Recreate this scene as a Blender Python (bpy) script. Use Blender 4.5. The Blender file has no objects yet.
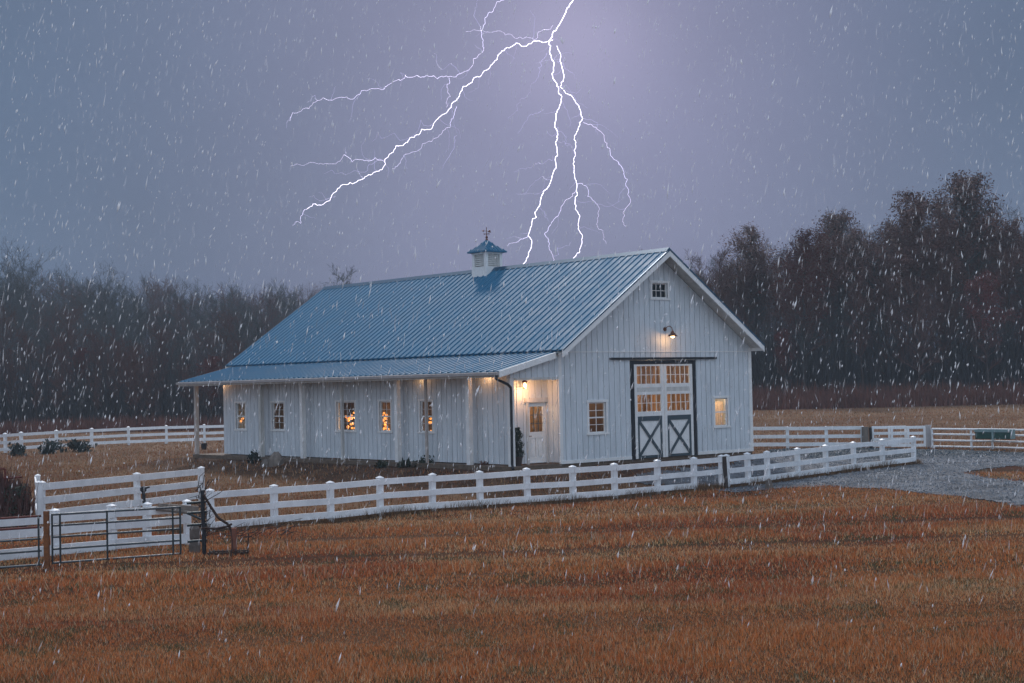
import bpy, math, random
import numpy as np
from mathutils import Vector, Matrix

rnd = random.Random(7)
nrg = np.random.default_rng(11)
C = bpy.context.scene.collection
SC = bpy.context.scene
R = math.radians

# ------------------------------------------------------------------ camera
F, PITCH, ROLL, CAMZ = 1516.2, 0.0294, -0.0219, 4.05
cd = bpy.data.cameras.new('camera'); cam = bpy.data.objects.new('camera', cd); C.objects.link(cam)
cd.sensor_width = 36.0; cd.lens = F / 1024 * 36; cd.clip_start = 0.1; cd.clip_end = 6000
_f = Vector((0, math.cos(PITCH), math.sin(PITCH))); _u = Vector((0, -math.sin(PITCH), math.cos(PITCH))); _r = Vector((1, 0, 0))
_c, _s = math.cos(ROLL), math.sin(ROLL)
CR = _r * _c + _u * _s; CU = _r * -_s + _u * _c
m = Matrix((CR, CU, -_f)).transposed().to_4x4(); m.translation = (0, 0, CAMZ)
cam.matrix_world = m; SC.camera = cam

# ------------------------------------------------------------------ sun and sky
SUN_TRAVEL = Vector((0.41, -2.68, -2.45)).normalized()
sd = bpy.data.lights.new('sun', 'SUN'); sun = bpy.data.objects.new('sun', sd); C.objects.link(sun)
sd.energy = 2.3; sd.angle = R(6); sd.color = (1.0, 0.95, 0.93)
sun.rotation_euler = SUN_TRAVEL.to_track_quat('-Z', 'Y').to_euler()
sun.location = (0, 80, 60)
SUN_EL = math.asin(-SUN_TRAVEL.z)

W = bpy.data.worlds.new('World'); SC.world = W; W.use_nodes = True
wn = W.node_tree.nodes; wl = W.node_tree.links; wn.clear()
def wnode(t, **k):
    n = wn.new(t)
    for a, b in k.items(): setattr(n, a, b)
    return n
def wmath(op, a, b=None, clamp=False):
    n = wnode('ShaderNodeMath', operation=op, use_clamp=clamp)
    for i, v in enumerate((a, b)):
        if v is None: continue
        if isinstance(v, (int, float)): n.inputs[i].default_value = v
        else: wl.new(v, n.inputs[i])
    return n.outputs[0]
def wdot(v, d):
    n = wnode('ShaderNodeVectorMath', operation='DOT_PRODUCT'); wl.new(v, n.inputs[0]); n.inputs[1].default_value = d
    return n.outputs['Value']
def wramp(v, a, b):
    n = wnode('ShaderNodeMapRange', interpolation_type='SMOOTHSTEP'); wl.new(v, n.inputs[0])
    n.inputs[1].default_value = a; n.inputs[2].default_value = b
    return n.outputs[0]
def wmix(f, a, b):
    n = wnode('ShaderNodeMix', data_type='RGBA')
    if isinstance(f, (int, float)): n.inputs[0].default_value = f
    else: wl.new(f, n.inputs[0])
    for i, v in ((6, a), (7, b)):
        if isinstance(v, tuple): n.inputs[i].default_value = (*v, 1)
        else: wl.new(v, n.inputs[i])
    return n.outputs[2]
tc = wnode('ShaderNodeTexCoord')
nrm = wnode('ShaderNodeVectorMath', operation='NORMALIZE'); wl.new(tc.outputs['Generated'], nrm.inputs[0])
D = nrm.outputs[0]
sky = wnode('ShaderNodeTexSky', sky_type='NISHITA', sun_disc=False)
sky.sun_elevation = SUN_EL; sky.sun_rotation = math.atan2(-SUN_TRAVEL.x, -SUN_TRAVEL.y); sky.air_density = 1.5; sky.dust_density = 4
skyv = wnode('ShaderNodeVectorMath', operation='SCALE'); wl.new(sky.outputs[0], skyv.inputs[0]); skyv.inputs['Scale'].default_value = 0.05
gdir = (_f * F + CR * (565 - 512) + CU * (341.5 - 70)).normalized()
front = wmix(wramp(wdot(D, (1, 0, 0)), -0.36, -0.02), (0.084, 0.140, 0.246), (0.146, 0.176, 0.292))
front = wmix(wramp(wdot(D, (1, 0, 0)), 0.08, 0.36), front, (0.100, 0.149, 0.250))
ang = wmath('ARCCOSINE', wdot(D, tuple(gdir)))
g1 = wmath('EXPONENT', wmath('MULTIPLY', wmath('POWER', wmath('DIVIDE', ang, 0.16), 2.0), -1.0))
front = wmix(wmath('MULTIPLY', g1, 0.52), front, (0.345, 0.33, 0.53))
adir = (_f * F + CR * (572 - 512) + CU * (341.5 - 30)).normalized()
g2 = wmath('EXPONENT', wmath('MULTIPLY', wmath('POWER', wmath('DIVIDE', wmath('ARCCOSINE', wdot(D, tuple(adir))), 0.055), 2.0), -1.0))
front = wmix(wmath('MULTIPLY', g2, 0.32), front, (0.60, 0.54, 0.80))
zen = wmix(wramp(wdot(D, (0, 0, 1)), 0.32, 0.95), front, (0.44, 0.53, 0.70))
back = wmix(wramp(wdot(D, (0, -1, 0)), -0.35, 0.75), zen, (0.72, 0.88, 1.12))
nz = wnode('ShaderNodeTexNoise'); nz.inputs['Scale'].default_value = 5.0; nz.inputs['Detail'].default_value = 4
wl.new(D, nz.inputs['Vector'])
cl = wnode('ShaderNodeMapRange'); wl.new(nz.outputs[0], cl.inputs[0])
cl.inputs[1].default_value = 0.3; cl.inputs[2].default_value = 0.7; cl.inputs[3].default_value = 0.92; cl.inputs[4].default_value = 1.08
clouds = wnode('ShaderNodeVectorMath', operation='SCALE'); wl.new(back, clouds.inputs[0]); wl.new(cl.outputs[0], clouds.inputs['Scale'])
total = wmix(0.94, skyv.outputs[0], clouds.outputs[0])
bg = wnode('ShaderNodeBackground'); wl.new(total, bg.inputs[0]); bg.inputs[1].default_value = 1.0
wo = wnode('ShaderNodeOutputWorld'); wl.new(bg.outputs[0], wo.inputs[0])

SC.view_settings.view_transform = 'Standard'; SC.view_settings.look = 'None'
SC.view_settings.exposure = 0.0; SC.view_settings.gamma = 1.0; SC.view_settings.use_curve_mapping = False
SC.render.engine = 'CYCLES'
DENOISE = True
try:
    SC.cycles.use_denoising = DENOISE
except Exception:
    pass
SC.cycles.use_adaptive_sampling = False; SC.cycles.max_bounces = 6; SC.cycles.diffuse_bounces = 3; SC.cycles.glossy_bounces = 3
SC.cycles.transparent_max_bounces = 24; SC.cycles.volume_bounces = 1; SC.cycles.sample_clamp_indirect = 4.0

# ------------------------------------------------------------------ helpers
class MB:
    def __init__(s): s.v = []; s.f = []; s.mi = []; s.cur = 0
    def add(s, vs, fs):
        n = len(s.v); s.v += [tuple(x) for x in vs]
        for f in fs: s.f.append(tuple(i + n for i in f)); s.mi.append(s.cur)
    def box(s, x0, x1, y0, y1, z0, z1):
        s.add([(x0,y0,z0),(x1,y0,z0),(x1,y1,z0),(x0,y1,z0),(x0,y0,z1),(x1,y0,z1),(x1,y1,z1),(x0,y1,z1)],
              [(0,3,2,1),(4,5,6,7),(0,1,5,4),(1,2,6,5),(2,3,7,6),(3,0,4,7)])
    def bar(s, a, b, w, h, up=(0,0,1)):
        """box from a to b, w wide sideways, h high along up"""
        a = Vector(a); b = Vector(b); d = (b - a).normalized(); up = Vector(up)
        side = d.cross(up).normalized(); upv = side.cross(d).normalized()
        vs = []
        for p in (a, b):
            for i, j in ((-1,-1),(1,-1),(1,1),(-1,1)): vs.append(p + side * (i*w/2) + upv * (j*h/2))
        s.add(vs, [(0,1,2,3),(7,6,5,4),(0,4,5,1),(1,5,6,2),(2,6,7,3),(3,7,4,0)])
    def tube(s, a, b, r0, r1, n=6, caps=True):
        a = Vector(a); b = Vector(b); d = (b - a)
        if d.length < 1e-6: return
        d.normalize(); q = Vector((0,0,1)) if abs(d.z) < .9 else Vector((1,0,0))
        x = d.cross(q).normalized(); y = d.cross(x)
        vs = []
        for p, r in ((a, r0), (b, r1)):
            for k in range(n):
                t = 2*math.pi*k/n; vs.append(p + x*(r*math.cos(t)) + y*(r*math.sin(t)))
        fs = [(k, (k+1)%n, n+(k+1)%n, n+k) for k in range(n)]
        if caps: fs += [tuple(range(n-1,-1,-1)), tuple(range(n, 2*n))]
        s.add(vs, fs)
    def path(s, pts, r, n=6):
        for a, b in zip(pts, pts[1:]): s.tube(a, b, r, r, n)
    def prism(s, poly, a0, a1, axis):
        """polygon of 2D points extruded along axis from a0 to a1; axis 'x': (y,z); 'y': (x,z); 'z': (x,y)"""
        def P(p, a):
            return {'x': (a, p[0], p[1]), 'y': (p[0], a, p[1]), 'z': (p[0], p[1], a)}[axis]
        n = len(poly)
        s.add([P(p, a0) for p in poly] + [P(p, a1) for p in poly],
              [(k, (k+1)%n, n+(k+1)%n, n+k) for k in range(n)] + [tuple(range(n-1,-1,-1)), tuple(range(n, 2*n))])
    def lathe(s, cx, cy, prof, n=12):
        vs = []
        for r, z in prof:
            for k in range(n):
                t = 2*math.pi*k/n; vs.append((cx + r*math.cos(t), cy + r*math.sin(t), z))
        fs = []
        for j in range(len(prof)-1):
            for k in range(n): fs.append((j*n+k, j*n+(k+1)%n, (j+1)*n+(k+1)%n, (j+1)*n+k))
        fs += [tuple(range(n-1,-1,-1)), tuple(range((len(prof)-1)*n, len(prof)*n))]
        s.add(vs, fs)
    def build(s, name, mats, parent=None, smooth=False, fix=True):
        me = bpy.data.meshes.new(name); me.from_pydata(s.v, [], s.f)
        mats = mats if isinstance(mats, (list, tuple)) else [mats]
        for mt in mats: me.materials.append(mt)
        if len(mats) > 1: me.polygons.foreach_set('material_index', s.mi)
        if smooth: me.polygons.foreach_set('use_smooth', [True]*len(s.f))
        me.update()
        if fix:
            import bmesh
            bm = bmesh.new(); bm.from_mesh(me); bmesh.ops.recalc_face_normals(bm, faces=bm.faces); bm.to_mesh(me); bm.free()
        o = bpy.data.objects.new(name, me); C.objects.link(o)
        if parent is not None: o.parent = parent
        return o

def tag(o, label=None, cat=None, group=None, kind=None):
    for k, v in (('label', label), ('category', cat), ('group', group), ('kind', kind)):
        if v: o[k] = v
    return o
def thing(name, label, cat, loc=(0,0,0), rz=0.0, group=None):
    o = bpy.data.objects.new(name, None); C.objects.link(o); o.empty_display_size = .3
    o.location = loc; o.rotation_euler = (0, 0, rz)
    return tag(o, label, cat, group)

def vnoise(x, y, seed=0):
    """smooth value noise in 0..1 (numpy)"""
    x = np.asarray(x, float); y = np.asarray(y, float)
    xi = np.floor(x).astype(np.int64); yi = np.floor(y).astype(np.int64); fx = x - xi; fy = y - yi
    fx = fx*fx*(3-2*fx); fy = fy*fy*(3-2*fy)
    def h(a, b):
        n = (a*374761393 + b*668265263 + seed*974711) & 0x7fffffff
        n = ((n ^ (n >> 13)) * 1274126177) & 0x7fffffff
        return ((n ^ (n >> 16)) & 0xffff) / 65535.0
    return (h(xi,yi)*(1-fx)+h(xi+1,yi)*fx)*(1-fy) + (h(xi,yi+1)*(1-fx)+h(xi+1,yi+1)*fx)*fy
def fbm(x, y, seed=0, o=4):
    t = 0; a = .5; n = 0
    for i in range(o):
        t = t + a*vnoise(np.asarray(x)*2**i, np.asarray(y)*2**i, seed+i*7); n += a; a *= .5
    return t/n
def sstep(a, b, x):
    t = np.clip((x-a)/(b-a), 0, 1); return t*t*(3-2*t)

# ------------------------------------------------------------------ the barn's place and the ground's shape
AX, AY, TH = 1.8028, 60.4366, 0.7109
BZ = 0.966
CT, ST = math.cos(TH), math.sin(TH)
def to_local(x, y):
    dx = np.asarray(x)-AX; dy = np.asarray(y)-AY
    return dx*CT+dy*ST, -dx*ST+dy*CT
def to_world(u, v, z=0): return Vector((AX+u*CT-v*ST, AY+u*ST+v*CT, BZ+z))
def barn_dist(x, y):
    u, v = to_local(x, y)
    du = np.maximum(np.maximum(-2.9-u, u-11.9), 0); dv = np.maximum(np.maximum(-.5-v, v-25), 0)
    return np.hypot(du, dv)
def T(x, y):
    x = np.asarray(x, float); y = np.asarray(y, float)
    base = .0118*np.maximum(0, y-56)
    base = np.where(y > 150, .0118*94 + (y-150)*.004, base)
    base = base + .0135*np.clip(y-86, 0, 75)*sstep(-5, 18, x)
    w = 1-sstep(.2, 4.6, barn_dist(x, y))
    z = base*(1-w)+.76*w
    near = 1-sstep(40, 60, y)
    # shallow ridges left by the mower run slightly across the view
    r = y - .10*x + 1.6*fbm(x*.06, y*.06, 3)
    z = z + near*(.030*np.sin(r*1.15) + .022*np.sin(r*2.3+1.0) + .05*(fbm(x*.25, y*.25, 5)-.5)) + (1-near)*.05*(fbm(x*.15, y*.15, 9)-.5)*(1-w)
    return z
def rut(x, y):
    """1 in the narrow bare wheel ruts and mower lines of the front field"""
    x = np.asarray(x, float); y = np.asarray(y, float)
    r = y - .10*x + 1.6*fbm(x*.06, y*.06, 3); t = 0*r
    for c, w in ((17.3,.10),(19.6,.07),(22.4,.13),(25.0,.12),(28.6,.16),(33.5,.18),(38.0,.2),(43.0,.25)):
        brk = fbm(x*.22+c, y*.02+c*3, int(c*7))
        t = np.maximum(t, np.clip(1.4-np.abs(r-c)/w, 0, 1)*sstep(.46,.54,brk))
    return t
def Tz(x, y): return float(T(x, y))
def ray(px, py): return (_f + CR*((px-512)/F) + CU*((341.5-py)/F))
def G(px, py):
    d = ray(px, py); lo, hi = 5.0, 400.0
    for i in range(60):
        mid = (lo+hi)/2; p = d*mid
        if CAMZ+p.z > Tz(p.x, p.y): lo = mid
        else: hi = mid
    p = d*lo; return Vector((p.x, p.y, Tz(p.x, p.y)))
def at(px, Y):
    """ground point on the column px at distance Y"""
    d = ray(px, 400); k = Y/d.y
    return Vector((d.x*k, Y, Tz(d.x*k, Y)))

# ------------------------------------------------------------------ materials
def newmat(name):
    mt = bpy.data.materials.new(name); mt.use_nodes = True
    return mt, mt.node_tree.nodes, mt.node_tree.links, mt.node_tree.nodes['Principled BSDF']
def pmat(name, col, rough=.6, metal=0, var=.25, scale=6, stretch=(1,1,1), bump=0, bscale=40, rvar=0, col2=None, spec=.5):
    mt, n, l, b = newmat(name)
    b.inputs['Roughness'].default_value = rough; b.inputs['Metallic'].default_value = metal
    b.inputs['Specular IOR Level'].default_value = spec
    t = n.new('ShaderNodeTexCoord'); mp = n.new('ShaderNodeMapping'); mp.inputs['Scale'].default_value = stretch
    l.new(t.outputs['Object'], mp.inputs['Vector'])
    nz = n.new('ShaderNodeTexNoise'); nz.inputs['Scale'].default_value = scale; nz.inputs['Detail'].default_value = 6; nz.inputs['Roughness'].default_value = .65
    l.new(mp.outputs[0], nz.inputs['Vector'])
    mr = n.new('ShaderNodeMapRange'); mr.inputs[1].default_value = .32; mr.inputs[2].default_value = .68; l.new(nz.outputs[0], mr.inputs[0])
    mx = n.new('ShaderNodeMix'); mx.data_type = 'RGBA'; l.new(mr.outputs[0], mx.inputs[0])
    c2 = col2 or tuple(c*(1-var) for c in col)
    mx.inputs[6].default_value = (*c2, 1); mx.inputs[7].default_value = (*col, 1)
    l.new(mx.outputs[2], b.inputs['Base Color'])
    if rvar:
        r2 = n.new('ShaderNodeMapRange'); l.new(nz.outputs[0], r2.inputs[0]); r2.inputs[1].default_value = .3; r2.inputs[2].default_value = .7
        r2.inputs[3].default_value = max(.02, rough-rvar); r2.inputs[4].default_value = min(1, rough+rvar); l.new(r2.outputs[0], b.inputs['Roughness'])
    if bump:
        n2 = n.new('ShaderNodeTexNoise'); n2.inputs['Scale'].default_value = bscale; n2.inputs['Detail'].default_value = 4
        l.new(mp.outputs[0], n2.inputs['Vector'])
        bp = n.new('ShaderNodeBump'); bp.inputs['Strength'].default_value = bump; bp.inputs['Distance'].default_value = .02
        l.new(n2.outputs[0], bp.inputs['Height']); l.new(bp.outputs[0], b.inputs['Normal'])
    return mt
def emat(name, col, strength):
    mt, n, l, b = newmat(name)
    b.inputs['Base Color'].default_value = (*col, 1); b.inputs['Emission Color'].default_value = (*col, 1); b.inputs['Emission Strength'].default_value = strength
    return mt
def attrmat(name, rough=.85, transl=0.0, spec=.2):
    """colour from the mesh's own colour attribute, times a fine mottle"""
    mt, n, l, b = newmat(name)
    a = n.new('ShaderNodeAttribute'); a.attribute_name = 'col'
    b.inputs['Roughness'].default_value = rough; b.inputs['Specular IOR Level'].default_value = spec
    l.new(a.outputs['Color'], b.inputs['Base Color'])
    if transl:
        tr = n.new('ShaderNodeBsdfTranslucent'); l.new(a.outputs['Color'], tr.inputs['Color'])
        mx = n.new('ShaderNodeMixShader'); mx.inputs[0].default_value = transl
        l.new(b.outputs[0], mx.inputs[1]); l.new(tr.outputs[0], mx.inputs[2]); l.new(mx.outputs[0], n['Material Output'].inputs['Surface'])
    return mt

M = {}
M['siding'] = pmat('white_siding', (.65,.69,.72), .5, var=.22, scale=1.6, stretch=(2.2,2.2,.35), bump=.15, bscale=25, rvar=.1)
M['trim'] = pmat('white_trim', (.80,.79,.77), .4, var=.14, scale=3, rvar=.1)
M['oldtrim'] = pmat('weathered_trim', (.62,.61,.58), .6, var=.3, scale=5, stretch=(1,1,.3))
M['fence'] = pmat('white_fence_paint', (.84,.85,.86), .45, var=.2, scale=2.2, bump=.2, bscale=30, rvar=.12)
M['roof'] = pmat('blue_metal_roof', (.036,.148,.250), .6, 0, var=.14, scale=.9, spec=.14, stretch=(1,1,1), rvar=.12)
M['roofdark'] = pmat('blue_metal_trim', (.03,.10,.17), .4, .4, var=.2, scale=3)
M['black'] = pmat('black_metal', (.018,.022,.028), .4, .3, var=.3, scale=8)
M['slate'] = pmat('dark_slate_paint', (.05,.075,.09), .5, var=.2, scale=6)
M['gutter'] = pmat('grey_gutter', (.42,.40,.40), .45, .2, var=.25, scale=4)
M['concrete'] = pmat('concrete', (.17,.12,.085), .85, var=.5, scale=5, bump=.3)
M['wood'] = pmat('interior_pine', (.46,.27,.13), .6, scale=2.2, stretch=(1.6,1.6,.12), col2=(.07,.036,.018))
M['darkwood'] = pmat('interior_dark_wood', (.12,.07,.04), .7, var=.5, scale=3, stretch=(4,4,.3))
M['weathered'] = pmat('weathered_wood', (.23,.19,.16), .85, var=.5, scale=9, stretch=(1,1,.2), bump=.4)
M['post'] = pmat('porch_post_wood', (.50,.44,.40), .65, var=.3, scale=6, stretch=(1,1,.2))
M['rust'] = pmat('rusty_steel', (.26,.095,.032), .85, .1, var=.6, scale=9, bump=.4)
M['iron'] = pmat('brown_iron', (.055,.028,.02), .8, .2, var=.5, scale=12)
M['redrust'] = pmat('faded_red_paint', (.16,.035,.025), .75, .1, var=.6, scale=10)
M['galv'] = pmat('galvanised_tube', (.095,.112,.125), .6, .3, var=.4, scale=12, rvar=.15)
M['darktube'] = pmat('dark_green_tube', (.035,.05,.055), .5, .3, var=.4, scale=12)
M['green'] = pmat('green_plastic', (.02,.085,.07), .4, var=.4, scale=6)
M['palegreen'] = pmat('pale_green_steel', (.25,.36,.36), .5, .2, var=.25, scale=6)
M['terracotta'] = pmat('dark_pot', (.05,.035,.03), .6, var=.3)
M['stone'] = pmat('grey_stone', (.17,.14,.12), .9, var=.5, scale=4, bump=.6, bscale=12)
M['copper'] = pmat('aged_copper', (.22,.09,.06), .5, .7, var=.3, scale=10)
M['lampmetal'] = pmat('bronze_lamp', (.20,.08,.045), .4, .7, var=.3, scale=10)
M['bulb'] = emat('warm_bulb', (1.0,.62,.26), 14)
M['globe'] = emat('amber_globe', (1.0,.36,.08), 1.5)
M['bolt'] = emat('lightning_core', (.90,.84,1.0), 3)
M['boltthin'] = emat('lightning_branch', (.80,.72,1.0), 1.5)
M['boltfaint'] = emat('lightning_filament', (.62,.55,.88), .6)
M['bark'] = pmat('grey_bark', (.085,.082,.080), .9, var=.4, scale=3, stretch=(1,1,.3))
M['barkbrown'] = pmat('brown_bark', (.055,.040,.036), .9, var=.4, scale=3, stretch=(1,1,.3))
M['twig'] = pmat('grey_twigs', (.052,.058,.060), .9, var=.3, scale=1)
M['twigred'] = pmat('reddish_twigs', (.105,.046,.040), .9, var=.3, scale=1)
M['leafrust'] = pmat('withered_leaves', (.120,.050,.040), .8, var=.55, scale=.8)
M['leafred'] = pmat('dark_red_leaves', (.15,.030,.026), .8, var=.5, scale=.8)
M['leafgreen'] = pmat('dark_green_leaves', (.030,.048,.030), .7, var=.5, scale=2)
M['needle'] = pmat('evergreen_needles', (.022,.036,.030), .8, var=.5, scale=1)
M['cloth'] = pmat('window_curtain', (.8,.7,.6), .8, var=.15, scale=4)
mt, n, l, b = newmat('window_glass'); M['glass'] = mt
tr = n.new('ShaderNodeBsdfTransparent'); tr.inputs[0].default_value = (.93,.95,.95,1)
gl = n.new('ShaderNodeBsdfGlossy'); gl.inputs['Roughness'].default_value = .04
ge = n.new('ShaderNodeNewGeometry'); dt = n.new('ShaderNodeVectorMath'); dt.operation = 'DOT_PRODUCT'; l.new(ge.outputs['Incoming'], dt.inputs[0]); l.new(ge.outputs['Normal'], dt.inputs[1])
def gm(op, a_, b_=None):
    q = n.new('ShaderNodeMath'); q.operation = op
    for i_, v_ in enumerate((a_, b_)):
        if v_ is None: continue
        if isinstance(v_, (int, float)): q.inputs[i_].default_value = v_
        else: l.new(v_, q.inputs[i_])
    return q.outputs[0]
fr = gm('MULTIPLY_ADD', gm('POWER', gm('SUBTRACT', 1.0, gm('ABSOLUTE', dt.outputs['Value'])), 5.0), .9); fr.node.inputs[2].default_value = .035
mx = n.new('ShaderNodeMixShader'); l.new(fr, mx.inputs[0]); l.new(tr.outputs[0], mx.inputs[1]); l.new(gl.outputs[0], mx.inputs[2])
l.new(mx.outputs[0], n['Material Output'].inputs['Surface']); n.remove(b)

# ------------------------------------------------------------------ ground
FENCE_POSTS = [(212.6,533),(272.4,528.2),(329.9,522.4),(382,515.9),(432.5,513.4),(480.5,510),(527.9,507),(573,502.5),(615,499.4),(658,496),(694.5,492.5),
               (727.5,489),(747.7,486.3),(767.7,484.5),(797.9,481),(825.7,477.5),(855,474.6),(883,471),(913.7,467.5)]
def flatG(px, py):
    d = ray(px, py); k = -CAMZ/d.z; return d.x*k, d.y*k
_fp = np.array([flatG(*q) for q in FENCE_POSTS])
_fc = np.polyfit(_fp[:,0], _fp[:,1], 4)
def fenceY(x):
    x = np.clip(x, _fp[0,0]-12, _fp[-1,0]+1)
    return np.polyval(_fc, np.clip(x, _fp[0,0], _fp[-1,0])) - .35*np.maximum(0, _fp[0,0]-x)

def axis(a, b, step): return list(np.arange(a, b, step))
xs = axis(-700,-120,40)+axis(-120,-50,5)+axis(-50,-25,1)+axis(-25,30,.3)+axis(30,55,1)+axis(55,120,5)+axis(120,701,40)
ys = axis(-60,5,5)+axis(5,60,.25)+axis(60,95,.4)+axis(95,160,1.5)+axis(160,260,10)+axis(260,1500,80)
X, Y = np.meshgrid(np.array(xs), np.array(ys))
Z = T(X, Y)
def mixc(a, b, t): t = np.clip(t, 0, 1)[..., None]; return np.asarray(a)*(1-t)+np.asarray(b)*t
def ground_colour(X, Y):
    n1 = fbm(X*.22, Y*.30, 21); n2 = fbm(X*1.3, Y*1.3, 31); n3 = fbm(X*.5, Y*.05+Y*.45, 41)
    c = mixc((.075,.030,.016), (.105,.050,.026), sstep(.38,.62,n1))
    c = mixc(c, (.040,.040,.018), sstep(.58,.72,n2)*.6)
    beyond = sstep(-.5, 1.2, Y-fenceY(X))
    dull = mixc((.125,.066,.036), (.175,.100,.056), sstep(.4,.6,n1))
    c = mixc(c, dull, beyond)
    bd = barn_dist(X, Y)
    c = mixc(c, mixc((.070,.042,.030),(.12,.072,.05),sstep(.4,.6,n2)), 1-sstep(1.0,4.5,bd+1.5*(n2-.5)))
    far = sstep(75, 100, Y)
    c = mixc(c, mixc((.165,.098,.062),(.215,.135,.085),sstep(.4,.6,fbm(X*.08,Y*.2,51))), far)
    return c
def build_grid(name, X, Y, Z, col, mat, kind='structure', keep=None):
    ny, nx = X.shape
    co = np.stack([X, Y, Z], -1).reshape(-1, 3)
    i = np.arange(ny*nx).reshape(ny, nx)
    q = np.stack([i[:-1,:-1], i[:-1,1:], i[1:,1:], i[1:,:-1]], -1).reshape(-1, 4)
    if keep is not None: q = q[keep.reshape(-1)]
    used = np.unique(q); re = np.full(ny*nx, -1); re[used] = np.arange(len(used)); q = re[q]; co = co[used]
    cc = col.reshape(-1, 3)[used]
    me = bpy.data.meshes.new(name); me.vertices.add(len(co)); me.vertices.foreach_set('co', co.ravel())
    me.loops.add(q.size); me.loops.foreach_set('vertex_index', q.ravel())
    me.polygons.add(len(q)); me.polygons.foreach_set('loop_start', np.arange(0, q.size, 4)); me.polygons.foreach_set('loop_total', np.full(len(q), 4))
    me.polygons.foreach_set('use_smooth', np.ones(len(q), bool))
    a = me.color_attributes.new('col', 'FLOAT_COLOR', 'POINT'); a.data.foreach_set('color', np.c_[cc, np.ones(len(cc))].ravel())
    me.update(); me.validate(); me.materials.append(mat)
    o = bpy.data.objects.new(name, me); C.objects.link(o)
    if kind: o['kind'] = kind
    return o
mt, n, l, b = newmat('field_soil'); M['soil'] = mt
a = n.new('ShaderNodeAttribute'); a.attribute_name = 'col'
t = n.new('ShaderNodeTexCoord'); nz = n.new('ShaderNodeTexNoise'); nz.inputs['Scale'].default_value = 5; nz.inputs['Detail'].default_value = 8; nz.inputs['Roughness'].default_value = .75
l.new(t.outputs['Object'], nz.inputs['Vector'])
mr = n.new('ShaderNodeMapRange'); l.new(nz.outputs[0], mr.inputs[0]); mr.inputs[1].default_value = .3; mr.inputs[2].default_value = .7; mr.inputs[3].default_value = .45; mr.inputs[4].default_value = 1.3
sc_ = n.new('ShaderNodeVectorMath'); sc_.operation = 'SCALE'; l.new(a.outputs['Color'], sc_.inputs[0]); l.new(mr.outputs[0], sc_.inputs['Scale'])
l.new(sc_.outputs[0], b.inputs['Base Color']); b.inputs['Roughness'].default_value = .95; b.inputs['Specular IOR Level'].default_value = .04
bp = n.new('ShaderNodeBump'); bp.inputs['Strength'].default_value = .7; bp.inputs['Distance'].default_value = .06; l.new(nz.outputs[0], bp.inputs['Height']); l.new(bp.outputs[0], b.inputs['Normal'])
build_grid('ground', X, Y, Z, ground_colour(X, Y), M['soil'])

# gravel yard and drive
def inside(poly, X, Y):
    r = np.zeros(X.shape, bool); n = len(poly)
    for i in range(n):
        x0, y0 = poly[i]; x1, y1 = poly[(i+1) % n]
        if y0 == y1: continue
        c = ((y0 > Y) != (y1 > Y)) & (X < (x1-x0)*(Y-y0)/(y1-y0)+x0); r ^= c
    return r
def gpoly(pts): return [tuple(G(*q)[:2]) for q in pts]
DRIVE = gpoly([(615,479),(690,470),(757,458),(768,450),(840,447.5),(930,450),(1010,452),(1120,455),(1190,520),(1100,516),(1024,508),(985,501),(930,494),(880,489),(830,486.5),(770,491),(735,494),(700,488),(660,486)])
ISLAND = gpoly([(972,474),(985,469),(1010,467),(1040,466),(1075,468),(1085,476),(1050,481),(1010,481),(985,479)])
gx, gy = np.meshgrid(np.arange(3, 44, .16), np.arange(47, 96, .16))
jx = gx+.8*(fbm(gx*.7, gy*.7, 61)-.5); jy = gy+2.4*(fbm(gx*.8, gy*.8, 71)-.5)
keepv = inside(DRIVE, jx, jy) & ~inside(ISLAND, jx, jy) & (barn_dist(gx, gy) > .25)
keep = keepv[:-1,:-1] & keepv[1:,:-1] & keepv[:-1,1:] & keepv[1:,1:]
gn = .55*fbm(gx*.35+gy*.1, gy*1.3-gx*.25, 81)+.45*fbm(gx*.9, gy*.35, 82); gn2 = fbm(gx*4, gy*4, 83)
gc = mixc((.070,.078,.088), (.150,.162,.180), sstep(.35,.65,gn)); gc = mixc(gc, (.09,.09,.095), sstep(.5,.7,gn2)*.6)
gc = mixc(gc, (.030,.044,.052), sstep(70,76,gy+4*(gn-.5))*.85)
mt, n, l, b = newmat('wet_gravel'); M['gravel'] = mt
a = n.new('ShaderNodeAttribute'); a.attribute_name = 'col'; t = n.new('ShaderNodeTexCoord')
vo = n.new('ShaderNodeTexVoronoi'); vo.inputs['Scale'].default_value = 22; l.new(t.outputs['Object'], vo.inputs['Vector'])
nz = n.new('ShaderNodeTexNoise'); nz.inputs['Scale'].default_value = .9; nz.inputs['Detail'].default_value = 5; l.new(t.outputs['Object'], nz.inputs['Vector'])
mr = n.new('ShaderNodeMapRange'); l.new(vo.outputs['Color'], mr.inputs[0]); mr.inputs[3].default_value = .55; mr.inputs[4].default_value = 1.35
sc_ = n.new('ShaderNodeVectorMath'); sc_.operation = 'SCALE'; l.new(a.outputs['Color'], sc_.inputs[0]); l.new(mr.outputs[0], sc_.inputs['Scale']); l.new(sc_.outputs[0], b.inputs['Base Color'])
r2 = n.new('ShaderNodeMapRange'); l.new(nz.outputs[0], r2.inputs[0]); r2.inputs[1].default_value = .4; r2.inputs[2].default_value = .6; r2.inputs[3].default_value = .28; r2.inputs[4].default_value = .85; l.new(r2.outputs[0], b.inputs['Roughness'])
bp = n.new('ShaderNodeBump'); b.inputs['Specular IOR Level'].default_value = .3; bp.inputs['Strength'].default_value = .9; bp.inputs['Distance'].default_value = .06; l.new(vo.outputs['Distance'], bp.inputs['Height']); l.new(bp.outputs[0], b.inputs['Normal'])
build_grid('gravel_road', gx, gy, T(gx, gy)+.03, gc, M['gravel'], keep=keep)

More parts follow.
